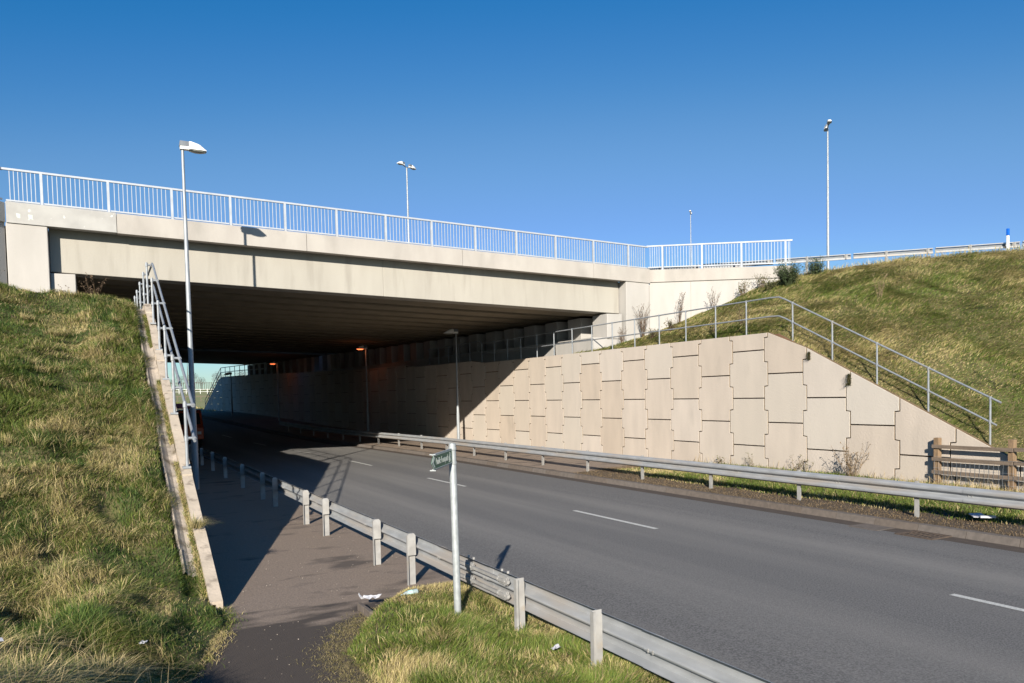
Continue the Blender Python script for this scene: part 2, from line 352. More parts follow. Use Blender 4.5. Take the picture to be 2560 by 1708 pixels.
lenf = np.linalg.norm(Us-Ls, axis=1)[:, None]; bow = np.sin(np.pi*tt)[None]
P[:, :, 2] += bow*lenf*.012*np.clip((ss-4)/2, 0, 1)[:, None]+bow*((vnoise(P[:, :, 0], P[:, :, 1], .7)-.5)*.16+(vnoise(P[:, :, 0], P[:, :, 1], 3.6)-.5)*.14)*np.clip(lenf/10, .1, 1)
rb_o, rb_v, rb_f = gridmesh('embankment', P[:, :, 0], P[:, :, 1], P[:, :, 2], m_soil); struct(rb_o, 'grassed bank right of the bridge')
# crest rounding + plateau behind
C2 = Us+np.array([2.5, 3.0, -.25]); C3 = Us+np.array([40, 60, -.4])
Pg = np.stack([Us, Us*.75+C2*.25+np.array([0, 0, .06]), C2, C3], 1)
msk = ss > 3.0
pt_o, pt_v, pt_f = gridmesh('embankment_top', Pg[msk][:, :, 0], Pg[msk][:, :, 1], Pg[msk][:, :, 2], m_soil); struct(pt_o, 'level ground behind the right crest')

# ================================================================ RETAINING WALLS (interlocking cruciform panels)
def wall_panels(mb, mbj, xface, sgn, y_start, y_end, z_bottom, topf, y0grid, z0grid, thick=.14, bendf=None, cell=1.5):
    """panels 1.5 m square, wide in their middle half; sgn=-1 face looks to -X"""
    tab, gap = .14, .016
    k0 = math.floor((y_start-y0grid)/cell)-1; k1 = math.ceil((y_end-y0grid)/cell)+1
    for k in range(k0, k1):
        yc = y0grid+k*cell; ya, yb = yc-cell/2, yc+cell/2
        off = 0 if k % 2 == 0 else cell/2
        for j in range(-2, 6):
            zb = z0grid+off+(j)*cell; zt = zb+cell
            poly = [(ya+tab/2+gap, zb+gap), (yb-tab/2-gap, zb+gap), (yb-tab/2-gap, zb+cell/4), (yb+tab/2-gap, zb+cell/4+gap*1.2), (yb+tab/2-gap, zt-cell/4-gap*1.2), (yb-tab/2-gap, zt-cell/4), (yb-tab/2-gap, zt-gap), (ya+tab/2+gap, zt-gap), (ya+tab/2+gap, zt-cell/4), (ya-tab/2+gap, zt-cell/4-gap*1.2), (ya-tab/2+gap, zb+cell/4+gap*1.2), (ya+tab/2+gap, zb+cell/4)]
            poly = clip(poly, topf, z_bottom, y_start, y_end)
            if len(poly) < 3: continue
            emit_panel(mb, poly, xface, sgn, thick, bendf)
def clip(poly, topf, zb, ya, yb):
    def cut(pl, inside, inter):
        out = []
        for i in range(len(pl)):
            a, b = pl[i-1], pl[i]; ia, ib = inside(a), inside(b)
            if ia != ib: out.append(inter(a, b))
            if ib: out.append(b)
        return out
    def bis(a, b, ins):
        lo, hi = (a, b) if ins(a) else (b, a)
        for _ in range(22):
            m_ = ((lo[0]+hi[0])/2, (lo[1]+hi[1])/2)
            if ins(m_): lo = m_
            else: hi = m_
        return lo
    for ins in (lambda p: p[1] >= zb, lambda p: p[0] >= ya, lambda p: p[0] <= yb, lambda p: p[1] <= topf(p[0])):
        if len(poly) < 3: return []
        poly = cut(poly, ins, lambda a, b: bis(a, b, ins))
    # drop doubles
    out = []
    for p in poly:
        if not out or (abs(p[0]-out[-1][0])+abs(p[1]-out[-1][1])) > 2e-3: out.append(p)
    if len(out) > 2 and abs(out[0][0]-out[-1][0])+abs(out[0][1]-out[-1][1]) < 2e-3: out.pop()
    return out
def emit_panel(mb, poly, xf, sgn, th, bendf):
    bd = bendf or (lambda y: 0)
    cy = sum(p[0] for p in poly)/len(poly); cz = sum(p[1] for p in poly)/len(poly)
    n = len(poly); ch = .010
    area = sum(poly[i-1][0]*poly[i][1]-poly[i][0]*poly[i-1][1] for i in range(n))/2
    if abs(area) < .004: return
    if area < 0: poly = poly[::-1]
    jit = random.uniform(-.004, .004)
    # inset outline (simple vertex normals)
    ins = []
    for i in range(n):
        p0, p1, p2 = Vector(poly[i-1]), Vector(poly[i]), Vector(poly[(i+1) % n])
        n1 = Vector((-(p1-p0).y, (p1-p0).x)).normalized(); n2 = Vector((-(p2-p1).y, (p2-p1).x)).normalized()
        m_ = n1+n2; L = max(.4, m_.length_squared/2) if m_.length > 1e-6 else 1
        ins.append(p1+m_/2/L*ch if m_.length > 1e-6 else p1)
    X0 = xf+sgn*jit
    vs = [(X0-bd(p[0]), p[0], p[1]) for p in ins]+[(X0-sgn*ch-bd(p[0]), p[0], p[1]) for p in poly]+[(X0-sgn*th-bd(p[0]), p[0], p[1]) for p in poly]
    A = tuple(range(n)); fs = [A if sgn > 0 else A[::-1]]
    k0 = len(mb.m)
    for a in (0, n):
        for i in range(n):
            q = (a+i, a+(i+1) % n, a+n+(i+1) % n, a+n+i); fs.append(q[::-1] if sgn > 0 else q)
    B = tuple(range(2*n, 3*n)); fs.append(B[::-1] if sgn > 0 else B)
    mb.add(vs, fs, 0)
    for i in range(n): mb.m[k0+1+n+i] = 1        # rust-stained edge faces inside the joints
Y0G = 36.485-.0; Z0G = 2.7-.259
wall = empty('retaining_wall', (18.4, 8.4, 0), 'long sunlit wall of interlocking concrete panels on the far side of the road, sloping down at its right end', 'wall')
mb = MB(); wall_panels(mb, None, WR, -1, 8.5, 112, -.1, lambda y: (topR(y) if y < 98 else min(topR(y), lerp(topR(98), grade(98), (y-98)/9))), Y0G-30*1.5, Z0G-.0, bendf=bend)
mb.build('panel_facing', [m_panel, m_edge], wall)
jb = MB(); yy = list(np.arange(8.5, 108, 1.5))
for a, b in zip(yy[:-1], yy[1:]):
    if a > 96: break
    # split at the step positions
    za, zb_ = topR(a+.01)-.06, topR(b-.01)-.06
    if a < 17.3 < b:
        jb.hexa([(18.42, a, -.2), (18.47, a, -.2), (18.47, 17.3, -.2), (18.42, 17.3, -.2), (18.42, a, za), (18.47, a, za), (18.47, 17.3, 4.40), (18.42, 17.3, 4.40)])
        jb.hexa([(18.42, 17.3, -.2), (18.47, 17.3, -.2), (18.47, b, -.2), (18.42, b, -.2), (18.42, 17.3, 4.40), (18.47, 17.3, 4.40), (18.47, b, 4.40), (18.42, b, 4.40)])
        continue
    xa, xb = bend(a), bend(b)
    jb.hexa([(18.42-xa, a, -.2), (18.47-xa, a, -.2), (18.47-xb, b, -.2), (18.42-xb, b, -.2), (18.42-xa, a, max(za, -.1)), (18.47-xa, a, max(za, -.1)), (18.47-xb, b, min(za, zb_) if b > 17.3 and b > 30 else zb_), (18.42-xb, b, min(za, zb_) if b > 30 else zb_)])
jb.build('joint_backing', m_joint, wall)
# narrow vertical slot where the lit end of the wall starts
sb = MB(); sb.box(18.325, 18.345, 38.35, 38.62, .2, 4.4); sb.build('movement_joint', m_joint, wall)

wallL = empty('retaining_wall', (1.2, 10.2, 0), 'low concrete wall left of the footpath, its sunlit top climbing away under the bridge', 'wall')
mb = MB()
def topLs(y):    # stepped coping of the left wall
    if y > 21.3: return 5.15
    k = math.floor((y-10.2)/1.5); y0 = 10.2+1.5*k; return topL(max(y, 10.2))
wall_panels(mb, None, WL, 1, 10.25, 88, -.1, lambda y: topL(y)-.10, 10.2+.75, .6, thick=.13, bendf=bend)
mb.build('panel_facing', [m_panel, m_panel], wallL)
jb = MB()
for a in np.arange(10.2, 86, 1.5):
    b = a+1.5; 
    for (p, q) in ([(a, b)] if not a < 21.3 < b else [(a, 21.3), (21.3, b)]):
        xa, xb = bend(p), bend(q)
        jb.hexa([(1.15-xa, p, -.2), (1.20-xa, p, -.2), (1.20-xb, q, -.2), (1.15-xb, q, -.2), (1.15-xa, p, topL(p)-.06), (1.20-xa, p, topL(p)-.06), (1.20-xb, q, topL(q)-.06), (1.15-xb, q, topL(q)-.06)])
jb.build('joint_backing', m_joint, wallL)
cp = MB(); y = 10.2; k = 0
while y < 27:
    y1 = y+1.49; seg = [(y, min(y1, 21.3))] if y < 21.3 else [(y, y1)]
    if y < 21.3 < y1: seg.append((21.3, y1))
    dz = random.uniform(-.03, .035); dx = random.uniform(-.008, .008)
    for a, b in seg:
        n = 5
        for q in range(n):
            p0, p1 = lerp(a, b, q/n), lerp(a, b, (q+1)/n); e0, e1 = random.uniform(-.006, .006), random.uniform(-.006, .006)
            cp.hexa([(1.13+dx+e0, p0, topL(p0)-.35), (1.285+dx, p0, topL(p0)-.35), (1.285+dx, p1, topL(p1)-.35), (1.13+dx+e0, p1, topL(p1)-.35),
                     (1.135+dx+e0, p0, topL(p0)+dz), (1.285+dx, p0, topL(p0)+dz), (1.285+dx, p1, topL(p1)+dz), (1.135+dx+e0, p1, topL(p1)+dz)])
    y += 1.5
cp.build('coping', m_capc, wallL)
# concrete drainage channel behind the left wall
ch = MB(); yy = np.concatenate([np.arange(10.9, 21.3, .5), [21.3, 22.2]])
prof = [(.90, .01), (.93, .045), (.96, .0), (1.01, -.035), (1.07, -.03), (1.125, .01), (1.125, -.15), (.90, -.15)]
for a, b in zip(yy[:-1], yy[1:]):
    e = random.uniform(-.02, .02)
    for i in range(len(prof)):
        p, q = prof[i], prof[(i+1) % len(prof)]
        ch.add([(p[0]+e*(p[0] < .95), a, topL(a)-.10+p[1]), (q[0]+e*(q[0] < .95), a, topL(a)-.10+q[1]), (q[0]+e*(q[0] < .95), b-.012, topL(b)-.10+q[1]), (p[0]+e*(p[0] < .95), b-.012, topL(b)-.10+p[1])], [(0, 1, 2, 3)])
o = ch.build('drainage_channel', m_chan, smooth=False); tag(o, 'dished concrete drainage channel running up the bank behind the low left wall', 'drain')

# ================================================================ BRIDGE
bridge = empty('road_bridge', (10, 28.2, 0), 'wide concrete overbridge crossing the road, sunlit edge beam above a black underpass', 'bridge')
def zg(x): return 6.905-.0303*(x+.9)       # girder underside
def zcb(x): return 8.255-.0273*(x+2.18)    # coping underside
def zct(x): return 8.86-.0277*(x+2.18)     # coping top
YA0, YA1, YB0, YB1 = 28.2, 68.2, 69.1, 93.0
def rise(y): return .009*(y-28.6)         # the deck climbs slightly away from the camera
# edge beam
g = MB(); xs_ = np.linspace(-1.12, 20.78, 3)
for a, b in zip(xs_[:-1], xs_[1:]):
    g.hexa([(a, 28.75, zg(a)), (b, 28.75, zg(b)), (b, 29.5, zg(b)), (a, 29.5, zg(a)), (a, 28.75, zcb(a)+.12), (b, 28.75, zcb(b)+.12), (b, 29.5, zcb(b)+.12), (a, 29.5, zcb(a)+.12)])
g.build('edge_beam', m_girder, bridge, bevel=.02)
# coping units
xj = [-2.2, .795, 6.835, 12.915, 19.09, 22.12]
for i in range(5):
    a, b = xj[i]+.008, xj[i+1]-.008; c_ = MB(); dzc = random.uniform(-.012, .012)
    pr = [(28.2, 0, 0), (28.2, 1, 0), (28.24, 1, .035), (28.75, 1, .035), (29.3, 1, -.25), (29.3, 0, .13), (28.75, 0, .13), (28.75, 0, .03), (28.27, 0, -.002)]
    def P2(x, q): return (x, q[0], (zct(x) if q[1] else zcb(x))+q[2]+dzc)
    n = len(pr)
    c_.add([P2(a, q) for q in pr]+[P2(b, q) for q in pr], [tuple(range(n))[::-1], tuple(range(n, 2*n))]+[(k, (k+1) % n, n+(k+1) % n, n+k) for k in range(n)])
    ob = c_.build('coping', [m_copinggrey if i == 0 else m_coping], bridge)
    if i == 0: cop0 = ob; tag(ob, 'greyer first coping unit at the left end with two pale patches')
# two pale patches on the first grey coping unit
for (xa, xb) in ((-1.93, -1.82), (-1.62, -1.50)):
    q = MB(); q.prism([(xa, 28.197, zct(xa)-.30), (xb, 28.197, zct(xb)-.31), (xb-.01, 28.197, zct(xb)-.44), (xa+.015, 28.197, zct(xa)-.42)], (0, .006, 0)); q.build('repair_patch', m_signwhite, cop0)
# deck slabs
def deck(y0, y1, nm):
    d = MB(); ny = 8
    for i in range(ny):
        a, b = lerp(y0, y1, i/ny), lerp(y0, y1, (i+1)/ny)
        for (p, q) in ((-24, -1.5), (-1.5, 21), (21, 50)):
            f = lambda x: 7.93-.0277*max(min(x, 40), -24)
            d.hexa([(p-bend(a), a, f(p)-.45), (q-bend(a), a, f(q)-.45), (q-bend(b), b, f(q)-.45), (p-bend(b), b, f(p)-.45),
                    (p-bend(a), a, f(p)), (q-bend(a), a, f(q)), (q-bend(b), b, f(q)), (p-bend(b), b, f(p))], 0)
    return d.build(nm, m_dark, bridge)
d = MB()
def deckf(x): return 8.22-.0277*x
for (y0, y1) in ((29.3, YA1), (YB0, YB1)):
    n = 10
    for i in range(n):
        a, b = lerp(y0, y1, i/n), lerp(y0, y1, (i+1)/n); ba, bb = bend(a), bend(b)
        p, q = -1.6, 21.4
        ra, rb_ = rise(a), rise(b); d.hexa([(p-ba, a, deckf(p)-.6+ra), (q-ba, a, deckf(q)-.6+ra), (q-bb, b, deckf(q)-.6+rb_), (p-bb, b, deckf(p)-.6+rb_), (p-ba, a, deckf(p)+ra), (q-ba, a, deckf(q)+ra), (q-bb, b, deckf(q)+rb_), (p-bb, b, deckf(p)+rb_)])
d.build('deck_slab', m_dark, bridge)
# precast beams of the soffit, parallel to the face
y = 29.85
while y < YB1-1:
    if not (YA1-1.2 < y < YB0+.1):
        bmb = MB(); ba = bend(y); a, b = -1.1, 20.78
        zz = lambda x, h: (x-ba, 0, zg(x)+h)
        prof = [(-.48, 0), (.48, 0), (.48, .16), (.16, .36), (.16, 1.05), (-.16, 1.05), (-.16, .36), (-.48, .16)]
        ry = rise(y); vs = [(a-ba, y+.62+p[0]*1.32, zg(a)+.03+p[1]+ry) for p in prof]+[(b-ba, y+.62+p[0]*1.32, zg(b)+.03+p[1]+ry) for p in prof]; n = len(prof)
        bmb.add(vs, [tuple(range(n)), tuple(range(2*n-1, n-1, -1))]+[(k, n+k, n+(k+1) % n, (k+1) % n) for k in range(n)])
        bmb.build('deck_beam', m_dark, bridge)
    y += 2.1
# end beam of the far deck
e = MB(); ba = bend(YB1); ry = rise(YB1)
e.hexa([(-1.1-ba, YB1-.9, zg(-1.1)+ry), (20.78-ba, YB1-.9, zg(20.78)+ry), (20.78-ba, YB1, zg(20.78)+ry), (-1.1-ba, YB1, zg(-1.1)+ry), (-1.1-ba, YB1-.9, zct(-1)+ry), (20.78-ba, YB1-.9, zct(20.78)+ry), (20.78-ba, YB1, zct(20.78)+ry), (-1.1-ba, YB1, zct(-1)+ry)])
e.build('edge_beam', m_dark, bridge)
# piers (abutment end walls), flush below the coping
def pierbox(x0, x1, zlow, name='pier'):
    p = MB(); p.hexa([(x0, 28.25, zlow), (x1, 28.25, zlow), (x1, 30.2, zlow), (x0, 30.2, zlow), (x0, 28.25, zcb(x0)+.02), (x1, 28.25, zcb(x1)+.02), (x1, 30.2, zcb(x1)+.02), (x0, 30.2, zcb(x0)+.02)])
    p.build(name, m_pier, bridge, bevel=.025)
pierbox(20.82, 22.1, 3.5); pierbox(-2.22, -1.13, 3.5)
# abutment walls behind, bank seats, pedestals
for side, xa in ((1, 20.9), (-1, -1.25)):
    a_ = MB(); 
    for (y0, y1) in ((30.2, YB1),):
        n = 16
        for i in range(n):
            p, q = lerp(y0, y1, i/n), lerp(y0, y1, (i+1)/n); bp, bq = bend(p), bend(q); x1 = xa+side*.6
            lo, hi = min(xa, x1), max(xa, x1)
            a_.hexa([(lo-bp, p, 3.5), (hi-bp, p, 3.5), (hi-bq, q, 3.5), (lo-bq, q, 3.5), (lo-bp, p, zcb(xa)-.3+rise(p)), (hi-bp, p, zcb(xa)-.3+rise(p)), (hi-bq, q, zcb(xa)-.3+rise(q)), (lo-bq, q, zcb(xa)-.3+rise(q))])
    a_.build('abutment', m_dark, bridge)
    s_ = MB(); xi, xo = (19.2, 20.86) if side > 0 else (-1.21, .55); zt = 5.15 if side > 0 else 5.5
    n = 12
    for i in range(n):
        p, q = lerp(28.5, YB1, i/n), lerp(28.5, YB1, (i+1)/n); bp, bq = bend(p), bend(q)
        s_.hexa([(xi-bp, p, 3.6), (xo-bp, p, 3.6), (xo-bq, q, 3.6), (xi-bq, q, 3.6), (xi-bp, p, zt), (xo-bp, p, zt), (xo-bq, q, zt), (xi-bq, q, zt)])
    s_.build('bank_seat', m_pier, bridge)
    y = 28.45; 
    while y < YB1-1.5:
        pd = MB(); bp = bend(y); x0, x1 = (19.92, 20.72) if side > 0 else (-1.12, -.43)
        pd.box(x0-bp, x1-bp, y, y+1.15, zt-.05, zg((x0+x1)/2)-.07+rise(y)); pd.build('bearing_pedestal', m_pier, bridge, bevel=.02); y += 2.1
# right wing wall with its coping, flaring towards the camera
A = Vector((22.12, 28.30, 0)); B = Vector((26.05, 23.66, 0)); dW = (B-A).normalized(); nW = Vector((-dW.y, dW.x, 0))*1   # pointing away from camera side
if nW.y < 0: nW = -nW
def wpt(t, off, z): p = A.lerp(B, t)+nW*off; return (p.x, p.y, z)
ww = MB(); ww.hexa([wpt(0, .06, 4), wpt(1, .06, 4), wpt(1, .5, 4), wpt(0, .5, 4), wpt(0, .06, 7.66), wpt(1, .06, 7.46), wpt(1, .5, 7.46), wpt(0, .5, 7.66)])
wwo = ww.build('wing_wall', m_pier, bridge)
for t in (.30, .60, .87):
    gr_ = MB(); gr_.hexa([wpt(t, .054, 4.5), wpt(t+.006, .054, 4.5), wpt(t+.006, .07, 4.5), wpt(t, .07, 4.5), wpt(t, .054, 7.55), wpt(t+.006, .054, 7.55), wpt(t+.006, .07, 7.55), wpt(t, .07, 7.55)])
    gr_.build('wall_joint', m_coping, wwo)
wc = MB(); wc.hexa([wpt(.003, 0, 7.63), wpt(1, 0, 7.40), wpt(1, .55, 7.5), wpt(.003, .55, 7.7), wpt(.003, 0, 8.19), wpt(1, 0, 7.90), wpt(1, .55, 7.93), wpt(.003, .55, 8.22)])
wc.build('coping', m_coping, bridge, bevel=.02)
# left wing wall
A2 = Vector((-2.205, 28.26, 0)); B2 = Vector((-6.2, 23.6, 0)); d2 = (B2-A2).normalized(); n2 = Vector((-d2.y, d2.x, 0)); n2 = n2 if n2.y > 0 else -n2
def wp2(t, off, z): p = A2.lerp(B2, t)+n2*off; return (p.x, p.y, z)
ww = MB(); ww.hexa([wp2(1, .06, 4), wp2(0, .06, 4), wp2(0, .5, 4), wp2(1, .5, 4), wp2(1, .06, 8.5), wp2(0, .06, 8.3), wp2(0, .5, 8.3), wp2(1, .5, 8.5)])
ww.build('wing_wall', m_pier, bridge)
wc = MB(); wc.hexa([wp2(1, 0, 8.45), wp2(.003, 0, 8.27), wp2(.003, .55, 8.3), wp2(1, .55, 8.5), wp2(1, 0, 9.05), wp2(.003, 0, 8.86), wp2(.003, .55, 8.88), wp2(1, .55, 9.07)])
wc.build('coping', m_copinggrey, bridge)
# motorway carriageway on top
mt = MB(); mt.add([(-120, 33, 9.2), (-1.7, 29.6, 8.29), (-6, YB1, 8.85), (-120, YB1, 9.7)], [(0, 1, 2, 3)]); mt.add([(21.5, 29.4, 7.66), (120, 31, 7.6), (120, YB1, 8.1), (16.2, YB1, 8.2)], [(0, 1, 2, 3)])
struct(mt.build('motorway', m_asph), 'carriageway level with the bridge deck on both sides')
# left bank top behind the wing
mt = MB(); mt.add([(-2.3, 28.8, 8.27), (-6.4, 24.1, 8.4), (-120, 24, 9.1), (-120, 33, 9.1), (-1.8, 29.6, 8.27)], [(0, 1, 2, 3, 4)])
struct(mt.build('embankment_top', m_soil), 'level ground behind the left wing wall')
sl = MB(); sl.add([(-6.3, 24.0, 8.3), (-120, 24, 9.0), (-120, 10, 4), (-30, 12, 5.0), (-6.3, 22, 6.0)], [(0, 1, 2, 3, 4)])
struct(sl.build('embankment', m_soil), 'bank below the left wing wall')

# ---------------------------------------------------------------- parapet railing
par = empty('parapet_railing', (10, 28.35, 8), 'long white barred railing along the top of the bridge edge, turning at both ends', 'railing')
def post(x, y, zb, zt, w_=.075, ang=0):
    p = MB(); c_, s_ = math.cos(ang), math.sin(ang)
    h = w_/2; q = [(-h, -.045), (h, -.045), (h, .045), (-h, .045)]
    q = [(x+a*c_-b*s_, y+a*s_+b*c_) for a, b in q]
    p.hexa([(a, b, zb) for a, b in q]+[(a, b, zt) for a, b in q]); p.build('post', m_paint, par)
def bay(pa, pb, zba, zbb, zta, ztb, n, inset=.05):
    d = Vector((pb[0]-pa[0], pb[1]-pa[1], 0)); L = d.length; d.normalize()
    m_ = MB(); A_ = Vector((pa[0], pa[1], 0)); 
    def at(s): t = s/L; return A_+d*s+Vector((0, 0, 1))*0, lerp(zba, zbb, t), lerp(zta, ztb, t)
    p0, b0, t0 = at(inset); p1, b1, t1 = at(L-inset)
    m_.bar(p0+Vector((0, 0, b0)), p1+Vector((0, 0, b1)), .045, .045)
    for k in range(n):
        s = inset+(L-2*inset)*(k+1)/(n+1); p_, bz, tz = at(s)
        m_.bar(p_+Vector((0, 0, bz+.02)), p_+Vector((0, 0, tz)), .019, .019, up=d)
    m_.build('bar_panel', m_paint, par)
px = [-2.23, -1.26+.02, .592, 2.46, 4.30, 6.13, 7.97, 9.83, 11.68, 13.54, 15.39, 17.26, 19.16, 21.01, 22.08]
YR = 28.32
zrt = lambda x: 9.92-.0281*(x+2.27); zrb = lambda x: 8.955-.0283*(x+2.26)
for x in px[1:-1]: post(x, YR, zct(x), zrt(x)-.04)
for i in range(len(px)-1): bay((px[i], YR), (px[i+1], YR), zrb(px[i]), zrb(px[i+1]), zrt(px[i])-.05, zrt(px[i+1])-.05, 13 if 0 < i < len(px)-2 else (7 if i else 7))
tr = MB(); tr.bar((-2.26, YR, zrt(-2.26)-.03), (22.1, YR, zrt(22.1)-.03), .075, .06); tr.build('top_rail', m_paint, par)
wa, wb = Vector((22.1, 28.40, 0)), Vector((26.1, 23.70, 0)); wl = (wb-wa).length; wd = (wb-wa)/wl
ws = [0, .115, .395, .665, .955, 1.0]; ang = math.atan2(wd.y, wd.x)
for t in ws[1:5]: p_ = wa+wd*wl*t; post(p_.x, p_.y, lerp(8.19, 7.9, t), lerp(9.24, 8.95, t), .075, ang)
for i in range(5):
    a, b = wa+wd*wl*ws[i], wa+wd*wl*ws[i+1]; bay((a.x, a.y), (b.x, b.y), lerp(8.31, 8.02, ws[i]), lerp(8.31, 8.02, ws[i+1]), lerp(9.24, 8.95, ws[i]), lerp(9.24, 8.95, ws[i+1]), [5, 12, 12, 12, 2][i])
tr = MB(); tr.bar(tuple(wa+Vector((0, 0, 9.25))), tuple(wb+Vector((0, 0, 8.96))), .075, .06); tr.build('top_rail', m_paint, par)
a, b = Vector((-2.25, 28.35, 0)), Vector((-6.2, 23.7, 0))
tr = MB(); tr.bar(tuple(a+Vector((0, 0, 9.88))), tuple(b+Vector((0, 0, 10.1))), .075, .06); tr.build('top_rail', m_paint, par)
for i in range(3):
    p, q = a.lerp(b, i/3), a.lerp(b, (i+1)/3); bay((p.x, p.y), (q.x, q.y), 8.97+.07*i, 9.04+.07*i, 9.85+.07*i, 9.92+.07*i, 13); post(q.x, q.y, 8.85, 9.95+.07*i)

# ---------------------------------------------------------------- handrails on the walls
hr = empty('handrail', (18.5, 17, 4.4), 'galvanised two-rail handrail along the top of the panelled wall, sloping down at right', 'handrail')
XH = 18.53
hy = [10.95, 12.5, 13.97, 15.41, 16.84, 18.73, 20.14, 21.65, 23.13, 24.63, 26.12, 27.6, 29.15, 30.69, 32.25, 33.85, 35.25, 36.75, 38.25, 39.8, 41.3, 42.8, 44.3, 45.8]
def hz(y): return interp(y, [10.7, 17.36], [2.28, 5.54])+(.15 if y > 38.3 else 0)
for y in hy:
    p = MB(); p.tube([(XH, y, topR(y)-.1), (XH, y, hz(y)-.02)], .024, 8); p.tube([(XH, y, hz(y)-.05), (XH, y, hz(y)+.03)], .033, 8); p.tube([(XH, y, hz(y)-.62), (XH, y, hz(y)-.53)], .033, 8); p.build('post', m_steel, hr, smooth=True)
for nm, dz, ye in (('top_rail', 0, 10.70), ('middle_rail', -.575, 10.80)):
    t_ = MB(); t_.tube([(XH, ye, hz(ye)+dz), (XH, 17.1, hz(17.1)+dz), (XH, 17.36, hz(17.36)+dz-.02), (XH, 17.7, 5.54+dz), (XH, 38.2, 5.54+dz), (XH, 38.4, 5.69+dz), (XH, 46, 5.69+dz)], .024, 10); t_.build(nm, m_steel, hr, smooth=True)

hf = empty('handrail', (13, 92, 5), 'far handrail outlined against the sky at the other end of the underpass', 'handrail')
def topF(y): return topR(y) if y < 98 else lerp(topR(98), grade(98), (y-98)/9)
fy = [80, 82, 84, 86, 88, 90, 92, 94, 96, 98, 100, 102, 104, 106]
for y in fy:
    x = 18.5-bend(y); p = MB(); p.tube([(x, y, topF(y)-.1), (x, y, topF(y)+1.1)], .035, 6); p.build('post', m_steel, hf)
for dz in (1.1, .55):
    p = MB(); p.tube([(18.5-bend(y), y, topF(y)+dz) for y in fy], .04, 6); p.build('top_rail' if dz > 1 else 'middle_rail', m_steel, hf)
hl = empty('handrail', (1.25, 17, 1), 'galvanised tube handrail climbing the low left wall, rails held off the posts by short stubs', 'handrail')
def hzl(y): return interp(y, [12.0, 22.0], [2.55, 6.47]) 
XP, XT = 1.235, 1.35
ly = [13.4, 15.3, 16.8, 18.3, 19.9, 21.6, 23.2, 25.1, 26.9, 28.4, 30.2]
for y in ly:
    tz = topL(y); p = MB(); p.tube([(XP, y, tz-.02), (XP, y, tz+1.06)], .024, 10); p.box(XP-.075, XP+.05, y-.06, y+.06, tz-.01, tz+.025)
    for dz in (1.0, .47):
        p.tube([(XP, y, tz+dz-.04), (XP, y, tz+dz+.04)], .034, 10); p.tube([(XP, y, tz+dz), (XT, y, tz+dz)], .022, 8); p.tube([(XT, y-.04, tz+dz-.01), (XT, y+.04, tz+dz+.01)], .034, 10)
    p.build('post', m_steel, hl, smooth=True)
for nm, dz, ye in (('top_rail', 1.0, 13.36), ('middle_rail', .47, 13.3)):
    t_ = MB(); t_.tube([(XT, ye, topL(ye)+dz), (XT, 21.1, topL(21.1)+dz), (XT, 21.4, 5.16+dz), (XT, 21.8, 5.15+dz), (XT, 31, 5.15+dz)], .024, 10); t_.build(nm, m_steel, hl, smooth=True)

# ---------------------------------------------------------------- crash barriers
def wbeam(path, sgn, ztop, th=.004):
    """corrugated beam; path: list of (x,y,dz); the ridges stand out to sgn*X"""
    pr = [(0, 0), (.012, -.004), (.075, -.035), (.083, -.055), (.083, -.085), (.075, -.105), (.012, -.140), (.006, -.155), (.012, -.170), (.075, -.205), (.083, -.225), (.083, -.255), (.075, -.275), (.012, -.306), (0, -.31)]
    m_ = MB(); n = len(pr); vs = []
    for (x, y, dz, nx, ny) in path:
        for (a, b) in pr: vs.append((x+nx*a, y+ny*a, ztop+dz+b))
    for (x, y, dz, nx, ny) in path:
        for (a, b) in pr: vs.append((x+nx*(a-th), y+ny*(a-th), ztop+dz+b))
    off = n*len(path); fs = []
    for i in range(len(path)-1):
        for k in range(n-1):
            fs.append((i*n+k, (i+1)*n+k, (i+1)*n+k+1, i*n+k+1)); fs.append((off+i*n+k, off+i*n+k+1, off+(i+1)*n+k+1, off+(i+1)*n+k))
        for k in (0, n-1): fs.append((i*n+k, off+i*n+k, off+(i+1)*n+k, (i+1)*n+k))
    for i in (0, len(path)-1):
        for k in range(n-1): fs.append((i*n+k, i*n+k+1, off+i*n+k+1, off+i*n+k))
    m_.add(vs, fs); return m_
cbl = empty('crash_barrier', (3.8, 8, .1), 'near corrugated steel crash barrier between footpath and road, seen from its post side', 'crash barrier')
def zgl(y): return .02*0
ycuts = [-4, -.8, 2.4, 5.0, 8.0, 9.35, 12.5, 15.7, 18.9, 22.1, 25.3, 28.5, 31.7, 34.9, 38.1, 41.3, 44.5, 47.7, 50.9]
for a, b in zip(ycuts[:-1], ycuts[1:]):
    lap = .16; off = .007*(ycuts.index(a) % 2)
    pa = [(3.80+off-bend(y), y, grade(y), 1, 0) for y in (a-lap, (a+b)/2, b)]
    bmo = wbeam(pa, 1, .80, .005).build('beam', m_rail, cbl, smooth=True)
    if a > 0 and a < 30:
        bt = MB()
        for dy in (-.12, -.06):
            for dz in (-.15, -.165):
                bt.tube([(3.80+.06, a+dy, .8+dz), (3.80-.002 if dz < -.1 and dz > -.25 else 3.80+.01, a+dy, .8+dz)], .009, 6)
        bt.build('splice_bolts', m_post, bmo)
